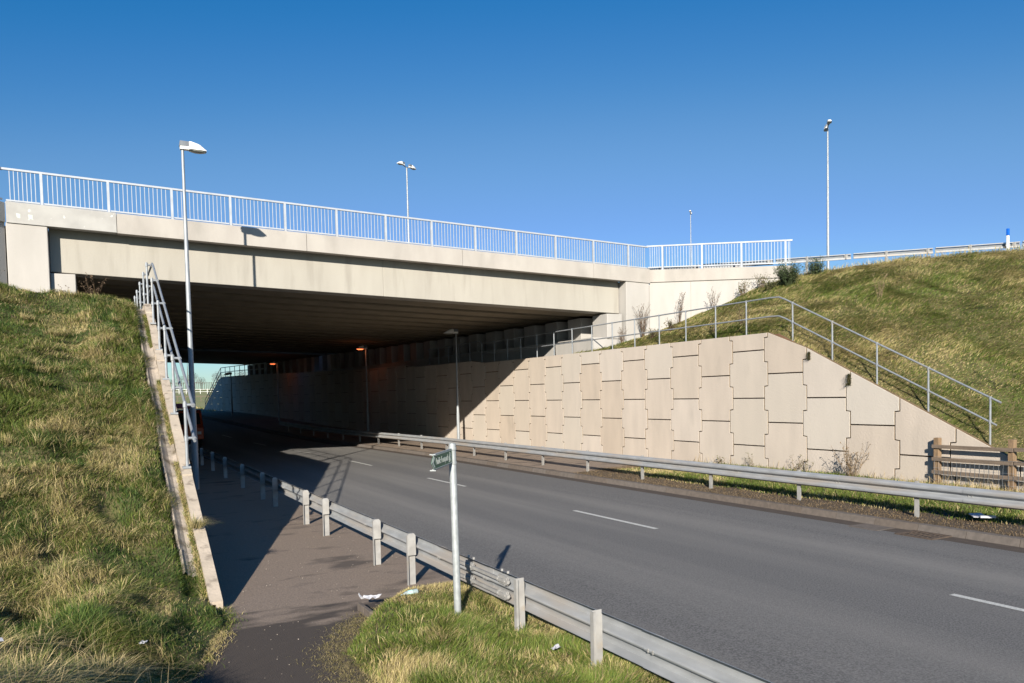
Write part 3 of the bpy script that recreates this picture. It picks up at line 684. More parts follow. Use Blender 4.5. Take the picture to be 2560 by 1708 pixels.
for y in [-2.3, .9, 2.5, 5.58, 6.98, 10.12, 11.62, 14.67, 16.26, 19.43, 21.05, 24.25, 27.8, 31.03, 34.06, 37.3, 40.5, 43.7]:
    p = MB(); x = 3.80-bend(y); b0 = .12 if y > 9 else .15; g_ = grade(y); zt_ = .83+g_ if y < 9 else .60+g_
    p.box(x-.112, x-.004, y-.003, y+.003, b0, zt_)                        # web
    p.box(x-.120, x-.113, y-.05, y+.003, b0, zt_); p.box(x-.004, x+.002, y-.003, y+.045, b0+.0, min(zt_, .79+g_))
    if y < 9: p.box(x-.112, x-.095, y-.05, y-.044, b0, zt_)
    else:                                                                  # pressed cover on the post head
        a0, a1, zb_, zc_ = x-.124, x-.004, .535+g_, .838+g_
        p.prism([(a0, y-.055, zb_), (a1, y-.055, zb_), (a1, y-.055, zc_-.03), (a1-.025, y-.055, zc_), (a0+.025, y-.055, zc_), (a0, y-.055, zc_-.03)], (0, .045, 0))
    p.build('post', m_post, cbl)
# expansion adjuster with two pairs of rods and clamp plates
ad = MB()
for zc in (.72, .565):
    ad.bar((3.772, 7.28, zc), (3.772, 8.62, zc), .03, .034)
    for yc in (7.42, 8.28):
        hx = [(3.792, yc+.15*math.cos(t), zc+.062*math.sin(t)) for t in [R(a) for a in (0, 50, 130, 180, 230, 310)]]
        ad.prism(hx, (-.010, 0, 0))
        for (yo, rr_) in ((-.08, .045), (.09, .03)):
            ad.tube([(3.775, yc+yo, zc), (3.762, yc+yo, zc)], rr_, 10)
            ad.tube([(3.765, yc+yo, zc), (3.748, yc+yo, zc)], .014, 8)
        ad.tube([(3.80, yc-.09, .8+.005), (3.80, yc-.09, .83)], .014, 8) if zc > .6 else None
        ad.tube([(3.80, yc+.05, .8+.005), (3.80, yc+.05, .83)], .014, 8) if zc > .6 else None
ad.build('expansion_adjuster', m_post, cbl)

cbr = empty('crash_barrier', (14.1, 15, .2), 'far corrugated steel crash barrier along the verge in front of the panelled wall', 'crash barrier')
yc = list(np.arange(-6.0, 62, 2.93))
for a, b in zip(yc[:-1], yc[1:]):
    if a < 5.5 and b < 5: continue
    off = .007*(round((a+6)/2.93) % 2)
    bmo = wbeam([(14.16+off-bend(y), y, grade(y), -1, 0) for y in (a, (a+b)/2, b+.16)][::-1], -1, .815, .005).build('beam', m_rail, cbr, smooth=True)
    bt = MB()
    for dy in (.03, .1):
        for dz in (-.145, -.165): bt.tube([(14.15-bend(a), a+dy, .815+dz+grade(a)), (14.138-bend(a), a+dy, .815+dz+grade(a))], .009, 6)
    bt.build('splice_bolts', m_post, bmo)
for k in range(-1, 18):
    y = 9.80+2.93*k; x = 14.16-bend(y); g_ = grade(y); p = MB()
    p.box(x+.012, x+.018, y-.05, y+.05, .1+g_, .84+g_); p.box(x+.018, x+.09, y+.042, y+.05, .1+g_, .84+g_); p.box(x+.09, x+.096, y+.0, y+.05, .1+g_, .84+g_); p.box(x-.002, x+.012, y-.03, y+.03, .55+g_, .84+g_)
    p.build('post', m_post, cbr)

cbm = empty('crash_barrier', (30, 22, 7.9), 'open steel barrier on the skyline above the right grass bank, running behind the railing end', 'crash barrier')
mp = [(15.5, 36.6), (27.4, 25.1), (33.6, 18.9), (39.5, 12.2), (46, 5.5)]
def along(pts, s):
    for a, b in zip(pts[:-1], pts[1:]):
        L = math.dist(a, b)
        if s <= L: return (lerp(a[0], b[0], s/L), lerp(a[1], b[1], s/L), ((b[0]-a[0])/L, (b[1]-a[1])/L))
        s -= L
    return (*pts[-1], (0, -1))
s = 0
while s < 38:
    a, b = along(mp, s), along(mp, s+3.1); seg = MB(); zc = 8.33+.0045*s
    nrm = Vector((-a[2][1], a[2][0], 0)); nrm = nrm if nrm.y > 0 else -nrm
    for dz, hh_ in ((.10, .03), (-.075, .075)): seg.bar((a[0], a[1], zc+dz), (b[0], b[1], zc+dz), .07, hh_)
    pa = Vector((a[0], a[1], zc))+nrm*.06; pb = Vector((b[0], b[1], zc))+nrm*.06
    bmo = seg.build('beam', m_rail, cbm); pl2 = MB(); pl2.bar(pa, pb, .01, .16); pl2.build('shade_grey_back_plate', m_grey, bmo)  # dark grey of the plate paints in the shadow under the top bar's lip
    q = along(mp, s+1.3); p = MB(); p.box(q[0]-.045, q[0]+.045, q[1]-.04, q[1]+.04, 7.3, zc+.13); p.build('post', m_post, cbm)
    q = along(mp, s+2.9); p = MB(); p.box(q[0]-.06, q[0]+.06, q[1]-.05, q[1]+.05, zc-.11, zc+.11); p.build('spacer', m_post, cbm)
    s += 3.2
mk = empty('marker_post', (33.2, 18.95, 8), 'slim white marker post with a blue top on the right skyline', 'marker post')
p = MB(); p.box(33.14, 33.24, 18.9, 18.98, 7.7, 8.79); p.build('post', m_white, mk, bevel=.01)
p = MB(); p.box(33.135, 33.245, 18.895, 18.985, 8.79, 9.07); p.build('blue_cap', m_blue, mk, bevel=.012)

# ---------------------------------------------------------------- lamps
def head(parent, base, ax, L=.66, lit=False, sc_=1.0):
    """lantern: gear box at the pole, tapering white hood, shallow bowl below. ax: unit direction"""
    ax = Vector(ax).normalized(); sd_ = Vector((-ax.y, ax.x, 0)); up = Vector((0, 0, 1)); b = Vector(base)
    def pt(s, t, h): return b+ax*s*sc_+sd_*t*sc_+up*h*sc_
    hood = MB(); st = [(.16, .11, .235), (.22, .125, .24), (.40, .12, .19), (.47, .115, .16), (L-.03, .08, .03)]
    vs = []
    for s_, hw, ht in st: vs += [pt(s_, -hw*1.25, .0), pt(s_, -hw, ht*.75), pt(s_, -hw*.6, ht), pt(s_, hw*.6, ht), pt(s_, hw, ht*.75), pt(s_, hw*1.25, 0)]
    fs = [(5, 4, 3, 2, 1, 0), tuple(range(24, 30))]
    for i in range(4):
        for k in range(5): fs.append((i*6+k, i*6+k+1, i*6+6+k+1, i*6+6+k))
        fs.append((i*6+5, i*6, i*6+6, i*6+11))
    hood.add(vs, fs); 
    sp = MB(); sp.hexa([pt(-.09, -.085, .0), pt(.165, -.085, .0), pt(.165, .085, .0), pt(-.09, .085, .0), pt(-.09, -.085, .085), pt(.165, -.085, .085), pt(.165, .085, .085), pt(-.09, .085, .085)])
    hd = hood.build('lamp_hood', m_white, parent); o2 = sp.build('spigot', m_white, parent)
    gb = MB(); gb.hexa([pt(-.11, -.09, .088), pt(.155, -.09, .088), pt(.155, .09, .088), pt(-.11, .09, .088), pt(-.085, -.075, .24), pt(.155, -.08, .23), pt(.155, .08, .23), pt(-.085, .075, .24)])
    gb.build('gear_box', m_grey, hd)
    bw = MB(); vs = []; N = 12
    for (f, dz) in ((1, -.003), (.93, -.035), (.6, -.055)):
        for k in range(N):
            t = 2*math.pi*k/N; vs.append(pt(.40+.235*f*math.cos(t)*(1.02), .135*f*math.sin(t), dz))
    fs = [tuple(range(2*N, 3*N))[::-1]]
    for i in range(2):
        for k in range(N): fs.append((i*N+k, (i+1)*N+k, (i+1)*N+(k+1) % N, i*N+(k+1) % N))
    bw.add(vs, fs); bw.build('lamp_bowl', m_lit if lit else m_lens, hd, smooth=True)
def pole(parent, x, y, z0, z1, r0_=.085, r1_=.038, step=None):
    p = MB(); hs = step or (z0+(z1-z0)*.80)
    pts = [(x, y, z0), (x, y, z0+1.6), (x, y, z0+1.7), (x, y, hs), (x, y, hs+.06), (x, y, z1)]
    p.tube(pts, [r0_, r0_*.98, r0_*.86, lerp(r0_*.86, r1_, .8), r1_, r1_*.9], 12); p.build('pole', m_pole, parent, smooth=True)
lamp = empty('street_lamp', (2.5, 24.8, .12), 'tall street lamp standing beyond the left handrail, lantern against the sky', 'street lamp', 'street lamps along the road')
pole(lamp, 2.5, 24.8, .05, 10.06, .10, .045, 8.1); head(lamp, (2.52, 24.8, 10.05), (1, -.04, 0), .66)
def wall_lamp(x, y, z0, z1, ax, lit, label):
    l_ = empty('street_lamp', (x, y, z0), label, 'street lamp', 'street lamps along the road'); pole(l_, x, y, z0, z1, .085, .045, z0+3); head(l_, (x, y, z1), ax, .70, lit, 1.0)
    return l_
wall_lamp(17.0, 38.2, .15, 6.05, (-1, .05, 0), False, 'shorter street lamp just under the bridge, in front of the panelled wall')
xx = 17.0-bend(53.6)
wall_lamp(16.45, 52.2, .15, 6.1, (-1, .05, 0), True, 'nearer of the lit orange lamps deep in the underpass')
wall_lamp(14.45, 72.0, .7, 6.0, (-1, .05, 0), True, 'farther and dimmer of the lit orange lamps deep in the underpass')
wall_lamp(12.2, 84.0, .95, 5.45, (-1, .05, 0), False, 'unlit street lamp silhouetted at the far mouth of the underpass')
for (x, y, z, p_) in ((16.05, 52.2, 5.85, 8), (14.05, 72.0, 5.75, 6)):
    ld = bpy.data.lights.new('sodium_lamp', 'POINT'); ld.energy = p_*.5; ld.color = (1, .28, .10); ld.shadow_soft_size = .12
    lo = bpy.data.objects.new('sodium_lamp', ld); lo.location = (x, y, z); col.objects.link(lo)
def twin(x, y, z0, z1, ang, label, k=1.0):
    l_ = empty('motorway_lamp', (x, y, z0), label, 'street lamp', 'twin motorway lamps')
    pole(l_, x, y, z0, z1, .11*k, .055*k); c_, s_ = math.cos(ang), math.sin(ang)
    ar = MB(); ar.tube([(x-c_*.38*k, y-s_*.38*k, z1+.08), (x, y, z1), (x+c_*.38*k, y+s_*.38*k, z1+.08)], .035*k, 8); ar.build('bracket_arm', m_grey, l_, smooth=True)
    head(l_, (x+c_*.38*k, y+s_*.38*k, z1+.08), (c_, s_, 0), .7, False, .95*k); head(l_, (x-c_*.38*k, y-s_*.38*k, z1+.08), (-c_, -s_, 0), .7, False, .95*k)
twin(20.7, 54.6, 7.4, 19.5, R(30), 'twin-headed motorway lamp above the middle of the bridge')
twin(42.2, 35.4, 7.5, 19.45, R(48), 'tallest twin-headed motorway lamp, right, rising behind the grass crest')
twin(50.9, 58.6, 7.5, 19.7, R(45), 'distant small twin-headed motorway lamp above the railing end', .7)
twin(-5.1, 77.0, 7.5, 19.3, R(36), 'twin-headed motorway lamp whose head just shows behind the leftmost railing bars')

# ---------------------------------------------------------------- footpath sign
SX, SY = 3.32, 7.62
sg = empty('footpath_sign', (SX, SY, .25), 'green Public Footpath finger sign on a grey post in the verge', 'sign')
p = MB(); p.tube([(SX+.015, SY, .05), (SX-.005, SY, 2.19), (SX-.005, SY, 2.205)], [.039, .039, .036], 20); p.build('pole', m_signpole, sg, smooth=True)
bd = Vector((-.635, -.772, 0)); bn = Vector((.772, -.635, 0))       # along the blade, and its readable face (towards camera)
if bn.dot(Vector((0, 0, 0))-Vector((SX, SY, 0))) < 0: bn = -bn
o3 = Vector((SX-.005, SY, 2.075))+bn*.0+bd*.045
def sp(s, h, n=0): return o3+bd*s+Vector((0, 0, h*.76-.02*s))+bn*n
out = [(0.0, -.088), (.66, -.088), (.735, 0), (.66, .088), (0, .088)]
bl = MB(); bl.prism([sp(s_, h, .012) for s_, h in out], tuple(-bn*.006)); blo = bl.build('blade', m_green, sg)
def strokes(name, quads, n0=.0135):
    m_ = MB()
    for q in quads: m_.prism([sp(s_, h, n0) for s_, h in q], tuple(-bn*.002))
    return m_.build(name, m_signwhite, blo)
strokes('border', [[(0, .082), (.657, .082), (.662, .088), (0, .088)], [(0, -.088), (.662, -.088), (.657, -.082), (0, -.082)], [(.008, -.082), (.014, -.082), (.014, .082), (.008, .082)], [(.654, .084), (.662, .088), (.737, 0), (.727, 0)], [(.654, -.084), (.727, 0), (.737, 0), (.662, -.088)]])
strokes('arrow', [[(.615, .066), (.645, .066), (.70, 0), (.67, 0)], [(.615, -.066), (.67, 0), (.70, 0), (.645, -.066)]])
fig = [[(.075, .058), (.088, .066), (.10, .058), (.096, .042), (.080, .042)], [(.078, .040), (.102, .038), (.108, -.008), (.076, -.008)],
       [(.076, -.006), (.092, -.006), (.075, -.066), (.058, -.066)], [(.090, -.006), (.108, -.006), (.128, -.066), (.112, -.066)],
       [(.102, .036), (.106, .026), (.134, -.002), (.127, -.008)], [(.080, .036), (.076, .022), (.054, .004), (.050, .012)]]
strokes('walking_figure', fig)
tx = bpy.data.curves.new('tmp_text', 'FONT'); tx.body = 'Public Footpath'; tx.size = .083; tx.extrude = .0006; tx.align_x = 'CENTER'; tx.align_y = 'CENTER'; tx.offset = 0
to = bpy.data.objects.new('tmp_text', tx); col.objects.link(to); dg = bpy.context.evaluated_depsgraph_get()
me = bpy.data.meshes.new_from_object(to.evaluated_get(dg)); bpy.data.objects.remove(to); me.name = 'lettering'
wdt = max(v.co.x for v in me.vertices)-min(v.co.x for v in me.vertices)
for v in me.vertices:
    s_ = .375-v.co.x*(.43/wdt); v.co = sp(s_, v.co.y*1.5, .0138+v.co.z)
me.materials.clear(); me.materials.append(m_signwhite); lo = bpy.data.objects.new('lettering', me); col.objects.link(lo); lo.parent = blo
fr = MB(); fr.bar(sp(-.05, .096), sp(.66, .096), .016, .014); fr.bar(sp(-.05, -.096), sp(.66, -.096), .016, .014)
for h in (.103, -.103): fr.bar(sp(.655, h)-bn*.03, sp(.655, h)+bn*.03, .012, .01)
fr.bar(sp(.655, .09), sp(.655, .105), .012, .012, up=(1, 0, 0)); fr.bar(sp(.655, -.105), sp(.655, -.09), .012, .012, up=(1, 0, 0)); fr.build('sign_frame', m_signpole, sg)
for zc in (2.15, 2.0):
    cl = MB(); cl.tube([(SX-.005, SY, zc-.014), (SX-.005, SY, zc+.014)], .046, 18)
    cl.bar(Vector((SX, SY, zc))-bd*.03, Vector((SX, SY, zc))-bd*.075, .016, .022); cl.build('clamp', m_signpole, sg, smooth=True)

# ---------------------------------------------------------------- timber fence at the end of the wall
fe = empty('timber_fence', (17.9, 10, .3), 'weathered three-rail timber fence with wire netting in front of the low end of the wall', 'fence')
for y in (12.05, 10.27, 8.45, 6.5):
    p = MB(); p.box(18.16, 18.29, y-.065, y+.065, .1, 1.43+random.uniform(-.02, .03)); p.build('post', m_woodpost, fe, bevel=.008)
for z in (1.23, .92, .60):
    for a, b in ((12.14, 10.20), (10.18, 8.36), (8.36, 6.4)):
        p = MB(); p.bar((18.14, a, z+random.uniform(-.01, .01)), (18.14, b, z+random.uniform(-.01, .01)), .038, .088); p.build('rail', m_wood, fe, bevel=.005)
wn = MB()
for z in (.28, .42, .55, .70, .98): wn.tube([(18.115, 12.1, z), (18.112, 10.1, z-.012), (18.115, 6.4, z)], .0035, 4, cap=False)
for k in range(45): y = 12.05-k*.11; wn.tube([(18.112, y, .2), (18.112+random.uniform(-.004, .004), y+random.uniform(-.02, .02), .5), (18.112, y, .88)], .003, 4, cap=False)
wn.build('wire_netting', m_steel, fe)

# ---------------------------------------------------------------- drain grate, litter, edging stone
dg_ = empty('drain_grate', (13.2, 9.0, 0), 'iron drain grating in the gutter of the far kerb', 'drain grate')
p = MB(); p.box(12.86, 13.38, 8.62, 9.28, .004, .012); p.build('void', m_hole, dg_)
p = MB()
for a, b, c, d in ((12.84, 13.40, 8.58, 8.64), (12.84, 13.40, 9.26, 9.32), (12.84, 12.90, 8.64, 9.26), (13.34, 13.40, 8.64, 9.26)): p.box(a, b, c, d, .003, .024)
for k in range(7): p.bar((12.9, 8.66+k*.09, .019), (13.34, 8.72+k*.09, .019), .03, .012)
p.bar((13.12, 8.64, .021), (13.12, 9.26, .021), .035, .014); p.build('grating', m_iron, dg_)
p = MB(); p.box(12.86, 13.38, 9.7, 10.35, .003, .010); tag(p.build('asphalt_patch', m_kerb), kind='structure')
for x0_, y0_, r_ in ((2.2, 12.2, .5), (3.0, 10.9, .35)): pass
# newspaper
def crumple(name, cx, cy, cz, w_, h_, amp, m, rot, label, cat, fold=.0, n=9):
    m_ = MB(); vs = []; c_, s_ = math.cos(rot), math.sin(rot)
    for i in range(n):
        for j in range(5):
            x = (i/(n-1)-.5)*w_; y = (j/4-.5)*h_; z = amp*random.random()+(fold if i in (0, n-1) else 0)
            x += random.uniform(-.3, .3)*w_/n; y += random.uniform(-.2, .2)*h_/5
            vs.append((cx+x*c_-y*s_, cy+x*s_+y*c_, cz+z))
    fs = [(i*5+j, i*5+j+1, i*5+j+6, i*5+j+5) for i in range(n-1) for j in range(4)]
    m_.add(vs, fs); o_ = m_.build(name, m); sl_ = o_.modifiers.new('solid', 'SOLIDIFY'); sl_.thickness = .004
    return tag(o_, label, cat)
crumple('newspaper', 2.86, 9.20, .25, .27, .09, .045, m_paper, R(-20), 'crumpled white newspaper on the grass edge of the footpath', 'litter', .03)
bt = empty('plastic_bottle', (3.2, 8.85, .33), 'clear plastic drink bottle lying in the grass near the sign post', 'bottle')
ba_ = Vector((3.13, 8.85, .33)); bb_ = ba_+Vector((.21, -.02, .03))
p = MB(); p.tube([ba_, ba_.lerp(bb_, .12), ba_.lerp(bb_, .3), ba_.lerp(bb_, .92), bb_], [.012, .014, .032, .034, .026], 12); p.build('bottle_body', m_bottle, bt, smooth=True)
p = MB(); p.tube([ba_.lerp(bb_, .42), ba_.lerp(bb_, .68)], .0355, 12); p.build('label_band', m_label, bt, smooth=True)
p = MB(); p.hexa([(14.62, 8.55, .26), (15.0, 8.95, .25), (14.86, 9.10, .25), (14.5, 8.78, .26), (14.62, 8.55, .275), (15.0, 8.95, .28), (14.86, 9.10, .265), (14.5, 8.78, .275)]); p.bar((14.51, 8.66, .285), (14.72, 8.50, .285), .04, .04)
for o_ in [p.build('broken_panel', m_paper)]: o_.location = (-.15, .0, -.02); tag(o_, 'white broken sheet of plastic lying on the verge by the far kerb', 'litter')
crumple('paper_scrap', 3.55, 5.95, .42, .09, .05, .03, m_paper, .4, 'small white scrap low in the grass beneath the near barrier', 'litter', n=4)
crumple('paper_scrap', .30, 8.15, .42, .08, .06, .03, m_paper, 1.2, 'small white scrap in the short grass left of the path end', 'litter', n=4)
crumple('carton', -.75, 6.6, 1.02, .16, .11, .03, m_paper, .2, 'grey-white carton half buried in the long grass at lower left', 'litter', n=4)
es = empty('edging_stone', (2.78, 8.95, .1), 'short grey edging stone set on end between path and grass', 'edging')
p = MB(); p.box(2.70, 2.75, 8.72, 8.97, .08, .225); p.build('stone', m_kerb, es, bevel=.006)
p = MB(); p.box(2.70, 2.75, 8.985, 9.22, .08, .222); p.build('stone', m_kerb, es, bevel=.006)
# grit and leaves on the path (uncountable)
gt = MB()
for _ in range(380):
    x, y = random.uniform(.6, 4.3), random.uniform(6.2, 18)
    if y > 9.9 and x < 1.4: continue
    r_ = random.uniform(.003, .008)*(1+(y-6)*.05); a = random.random()*6.28; z = .128
    gt.add([(x+r_*math.cos(a+k*1.57), y+r_*math.sin(a+k*1.57), z) for k in range(4)]+[(x, y, z+r_)], [(0, 1, 4), (1, 2, 4), (2, 3, 4), (3, 0, 4)])
tag(gt.build('path_grit', m_chan), 'pale grit scattered over the footpath', 'grit', kind='stuff')

# ================================================================ GRASS
cf = np.array(fw); cr = np.array(rr); cu = np.array(uu)
def inview(p, mg=160):
    q = p-np.array([0, 0, EYE]); d = q@cf; u_ = 1280+FPX*(q@cr)/np.maximum(d, .05); v_ = PY-FPX*(q@cu)/np.maximum(d, .05)
    return (d > .5) & (u_ > -mg) & (u_ < 2560+mg) & (v_ > -200) & (v_ < 1708+mg*1.5)
def sample(v, f, dens, rg):
    """dens(P)->blades per m2, evaluated per quad"""
    a, b, c, d = (v[f[:, k]] for k in range(4)); cen = (a+b+c+d)/4
    ar = .5*np.linalg.norm(np.cross(c-a, d-b), axis=1); n = rg.poisson(np.where(inview(cen, 300), dens(cen)*ar, 0)); idx = np.repeat(np.arange(len(f)), n)
    u_ = rg.random(len(idx))[:, None]; w_ = rg.random(len(idx))[:, None]
    return (a[idx]*(1-u_)+b[idx]*u_)*(1-w_)+(d[idx]*(1-u_)+c[idx]*u_)*w_
def blades(P, h, wd, lean, tint, rg, droop=.5):
    """P (n,3) roots, h heights, wd widths, lean (n,2) horizontal offset per height, tint (n,3)"""
    n = len(P); ang = rg.random(n)*2*np.pi; side = np.stack([np.cos(ang), np.sin(ang), 0*ang], 1)
    ld = np.concatenate([lean, np.zeros((n, 1))], 1); ll = np.linalg.norm(lean, axis=1)
    V = np.empty((n, 7, 3)); ts = [0, .4, .75, 1]
    def at(t): return P+ld*(h*(t**1.8))[:, None]+np.array([0, 0, 1])*(h*(t-droop*np.minimum(ll, 1.2)*t*t*.55))[:, None]
    for k, t in enumerate(ts):
        c = at(t*np.ones(n)); wk = wd*(1-t*t)*.5
        if k < 3: V[:, 2*k] = c-side*wk[:, None]; V[:, 2*k+1] = c+side*wk[:, None]
        else: V[:, 6] = c
    base = (np.arange(n)*7)[:, None]
    q = np.array([[0, 1, 3, 2], [2, 3, 5, 4]]); Q = (base[:, None]+q[None]).reshape(-1, 4); T = (base+np.array([[4, 5, 6]])).reshape(-1, 3)
    loops = np.empty(n*11, int); L = loops.reshape(n, 11); L[:, :8] = Q.reshape(n, 8); L[:, 8:] = T
    starts = (np.arange(n)[:, None]*11+np.array([0, 4, 8])).reshape(-1); tot = np.tile([4, 4, 3], n)
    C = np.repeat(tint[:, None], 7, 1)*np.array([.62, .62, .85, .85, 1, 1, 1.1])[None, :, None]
    return V.reshape(-1, 3), loops, starts, tot, C.reshape(-1, 3)
def grass_object(name, parts, label):
    vo = 0; lo_ = 0; VV = []; LL = []; SS = []; TT = []; CC = []
    for V, L, S, T, C in parts:
        VV.append(V); LL.append(L+vo); SS.append(S+lo_); TT.append(T); CC.append(C); vo += len(V); lo_ += len(L)
    V = np.concatenate(VV); L = np.concatenate(LL); S = np.concatenate(SS); T = np.concatenate(TT); C = np.concatenate(CC)
    me = bpy.data.meshes.new(name); me.vertices.add(len(V)); me.vertices.foreach_set('co', V.astype(np.float32).ravel())
    me.loops.add(len(L)); me.loops.foreach_set('vertex_index', L.astype(np.int32)); me.polygons.add(len(S))
    me.polygons.foreach_set('loop_start', S.astype(np.int32)); me.update(calc_edges=True)
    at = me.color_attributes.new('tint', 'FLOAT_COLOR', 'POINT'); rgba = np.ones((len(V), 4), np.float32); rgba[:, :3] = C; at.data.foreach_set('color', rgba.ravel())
    me.materials.append(m_grass); o_ = bpy.data.objects.new(name, me); col.objects.link(o_); print(name, len(S)//3)
    return tag(o_, label, 'grass', kind='stuff')
GREEN = np.array([.20, .235, .045]); DGREEN = np.array([.085, .14, .03]); STRAW = np.array([.66, .52, .285]); YEL = np.array([.43, .375, .12]); BROWN = np.array([.30, .215, .125])
def tints(P, rg, dry, s1=1.3, s2=.35, k=2.6):
    """dry in 0..1 array: chance of straw blades, patchy"""
    n = len(P); q = vnoise(P[:, 0]+50, P[:, 1], s1)*.6+vnoise(P[:, 0]+9, P[:, 1]+33, s2)*.4
    pr = np.clip(dry+(q-.5)*k, .03, .97); r = rg.random(n); isdry = r < pr
    c = np.where(isdry[:, None], lerp(STRAW, YEL, rg.random(n)[:, None]), lerp(GREEN, DGREEN, rg.random(n)[:, None]))
    br = rg.random(n) < .08; c = np.where(br[:, None], BROWN, c)
    return c*(.75+.5*rg.random(n))[:, None], isdry
rg = np.random.default_rng(11)
def clump_mod(P, s, off=0): return vnoise(P[:, 0]+off, P[:, 1]-off, s)
# --- left bank
parts = []
def okleft(P):
    e = np.where(P[:, 1] < 10.2, path_left(P[:, 1])+.04*np.sin(P[:, 1]*9)+rg.normal(0, .05, len(P)), np.where(P[:, 1] < 11.2, 1.1, .92+.03*np.sin(P[:, 1]*5)+.03*np.sin(P[:, 1]*2.1)))
    return P[:, 0] < e
P = sample(lb_v, lb_f, lambda c: np.where(c[:, 1] < 31, np.interp(c[:, 1], [4, 8, 12, 20, 29], [4200, 3600, 2400, 1500, 1000])*(1-.75*pitn(c[:, 0], c[:, 1])), 0), rg); P = P[okleft(P)]
tall = np.clip((clump_mod(P, .75)-.42)*3, 0, 1)*np.interp(P[:, 1], [7, 12], [1, .75]); near_short = np.clip((P[:, 0]-.2)*1.4, 0, 1)*(P[:, 1] < 10.5)
h = (.06+.22*tall+.06*rg.random(len(P)))*np.interp(P[:, 1], [5, 9, 14, 28], [1.15, 1.0, .85, 1.0])*(1-.55*near_short)
dryness = .34+.25*tall+np.interp(P[:, 1], [5, 7, 9, 12, 16, 21, 28], [.3, .05, -.18, -.22, -.1, .1, .15])
c, isd = tints(P, rg, dryness); hol = np.clip((.42-clump_mod(P, .7, 21))*5, 0, 1)*(rg.random(len(P)) < .8); c = np.where((hol > .3)[:, None], DGREEN*(.7+.6*rg.random(len(P)))[:, None], c); h = h*(1-.25*hol)*(1-.4*pitn(P[:, 0], P[:, 1]))
la = clump_mod(P, .6, 7)*14+rg.normal(0, 1.1, len(P)); lm = .35+.95*rg.random(len(P)); lean = np.stack([np.cos(la)*lm+.25, np.sin(la)*lm-.25], 1)
parts.append(blades(P, h, np.where(isd, .004, .005)*np.interp(P[:, 1], [5, 10, 28], [1, 1.5, 3.2]), lean, c, rg, .9))
# tussocks: domes of long blades falling outwards
def tussocks(parts, cen, hgt, nb, dryf, spread=.10, wd=.005, k=1.0):
    for (x, y, z), H_, dr in zip(cen, hgt, dryf):
        n = int(nb*(.7+.6*rg.random())); a = rg.random(n)*2*np.pi; r = np.abs(rg.normal(0, spread, n)); 
        Pn = np.stack([x+r*np.cos(a), y+r*np.sin(a), np.full(n, z-.02)], 1); ln = np.stack([np.cos(a), np.sin(a)], 1)*(.25+1.0*rg.random(n))[:, None]+np.array([.28, -.1])
        hh = H_*(.55+.5*rg.random(n)); isd_ = rg.random(n) < dr
        cc = np.where(isd_[:, None], lerp(STRAW*1.1, YEL, rg.random(n)[:, None]*.7), lerp(GREEN, DGREEN, rg.random(n)[:, None]))*(.75+.5*rg.random(n))[:, None]
        parts.append(blades(Pn, hh, np.full(n, wd*k), ln, cc, rg, 1.3))
cen = []; hg = []; dr = []
for _ in range(560):
    y = rg.uniform(4.8, 11) if _ > 400 else rg.uniform(5.0, 27); x = rg.uniform(-.14*y-.6, .86)
    if x > path_left(y)-.35 and y < 10.5: continue
    if x > .3 and 8 < y < 11.5: continue
    if x > .78 and y > 11: continue
    if pitn(np.array([x]), np.array([y]))[0] > .35: continue
    z = float(zleft(np.array([x]), np.array([y]))[0]); cen.append((x, y, z)); hg.append(rg.uniform(.2, .40)*(1.15 if y < 8 else .8)); dr.append(np.clip(rg.normal(.6 if y < 8 or y > 19 else .4, .28), .05, .98))
tussocks(parts, cen, hg, 170, dr, .10, .0055, 1.2)
# long dry stalks near the camera
n = 420; x = rg.uniform(-1.8, .35, n); y = rg.uniform(4.6, 8.2, n); Pn = np.stack([x, y, zleft(x, y)], 1)
c = lerp(STRAW, BROWN, rg.random(n)[:, None])*(1.0+.3*rg.random(n))[:, None]; ln = np.stack([rg.normal(.25, .6, n), rg.normal(.1, .6, n)], 1)
parts.append(blades(Pn, rg.uniform(.25, .62, n), np.full(n, .0035), ln, c, rg, .7))
# leaves creeping onto the path edge
n = 5000; y = rg.uniform(5.5, 10.2, n); x = path_left(y)+rg.normal(-.02, .09, n); Pn = np.stack([x, y, np.full(n, .12)], 1); c, isd = tints(Pn, rg, np.full(n, .45)); la = rg.random(n)*6.28
parts.append(blades(Pn, rg.uniform(.04, .10, n), np.full(n, .006), np.stack([np.cos(la), np.sin(la)], 1)*.9, c, rg, .9))
# moss and grass along the wall back
n = 9000; y = rg.uniform(9.4, 21.2, n); x = rg.normal(1.10, .018, n); k_ = vnoise(y*1.0, y*0, .6) > np.interp(y, [11, 21], [.25, .6]); x = x[k_]; y = y[k_]; Pn = np.stack([x, y, np.interp(y, [10.2, 21.3], [.25, 5.15])-.12], 1); c, isd = tints(Pn, rg, np.full(len(y), .55)); la = rg.random(len(y))*6.28
parts.append(blades(Pn, rg.uniform(.05, .13, len(y)), np.full(len(y), .008), np.stack([np.cos(la), np.sin(la)], 1)*.6, c, rg, .9))
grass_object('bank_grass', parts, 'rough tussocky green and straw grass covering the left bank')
# a tuft growing over the coping
parts = []; tussocks(parts, [(1.16, 11.75, .95), (1.2, 11.85, .95)], [.3, .25], 150, [.7, .8], .05, .006); o = grass_object('grass_tuft', parts, 'x'); tag(o, 'dry grass tuft spilling over the top of the low left wall', 'plant'); del o['kind']
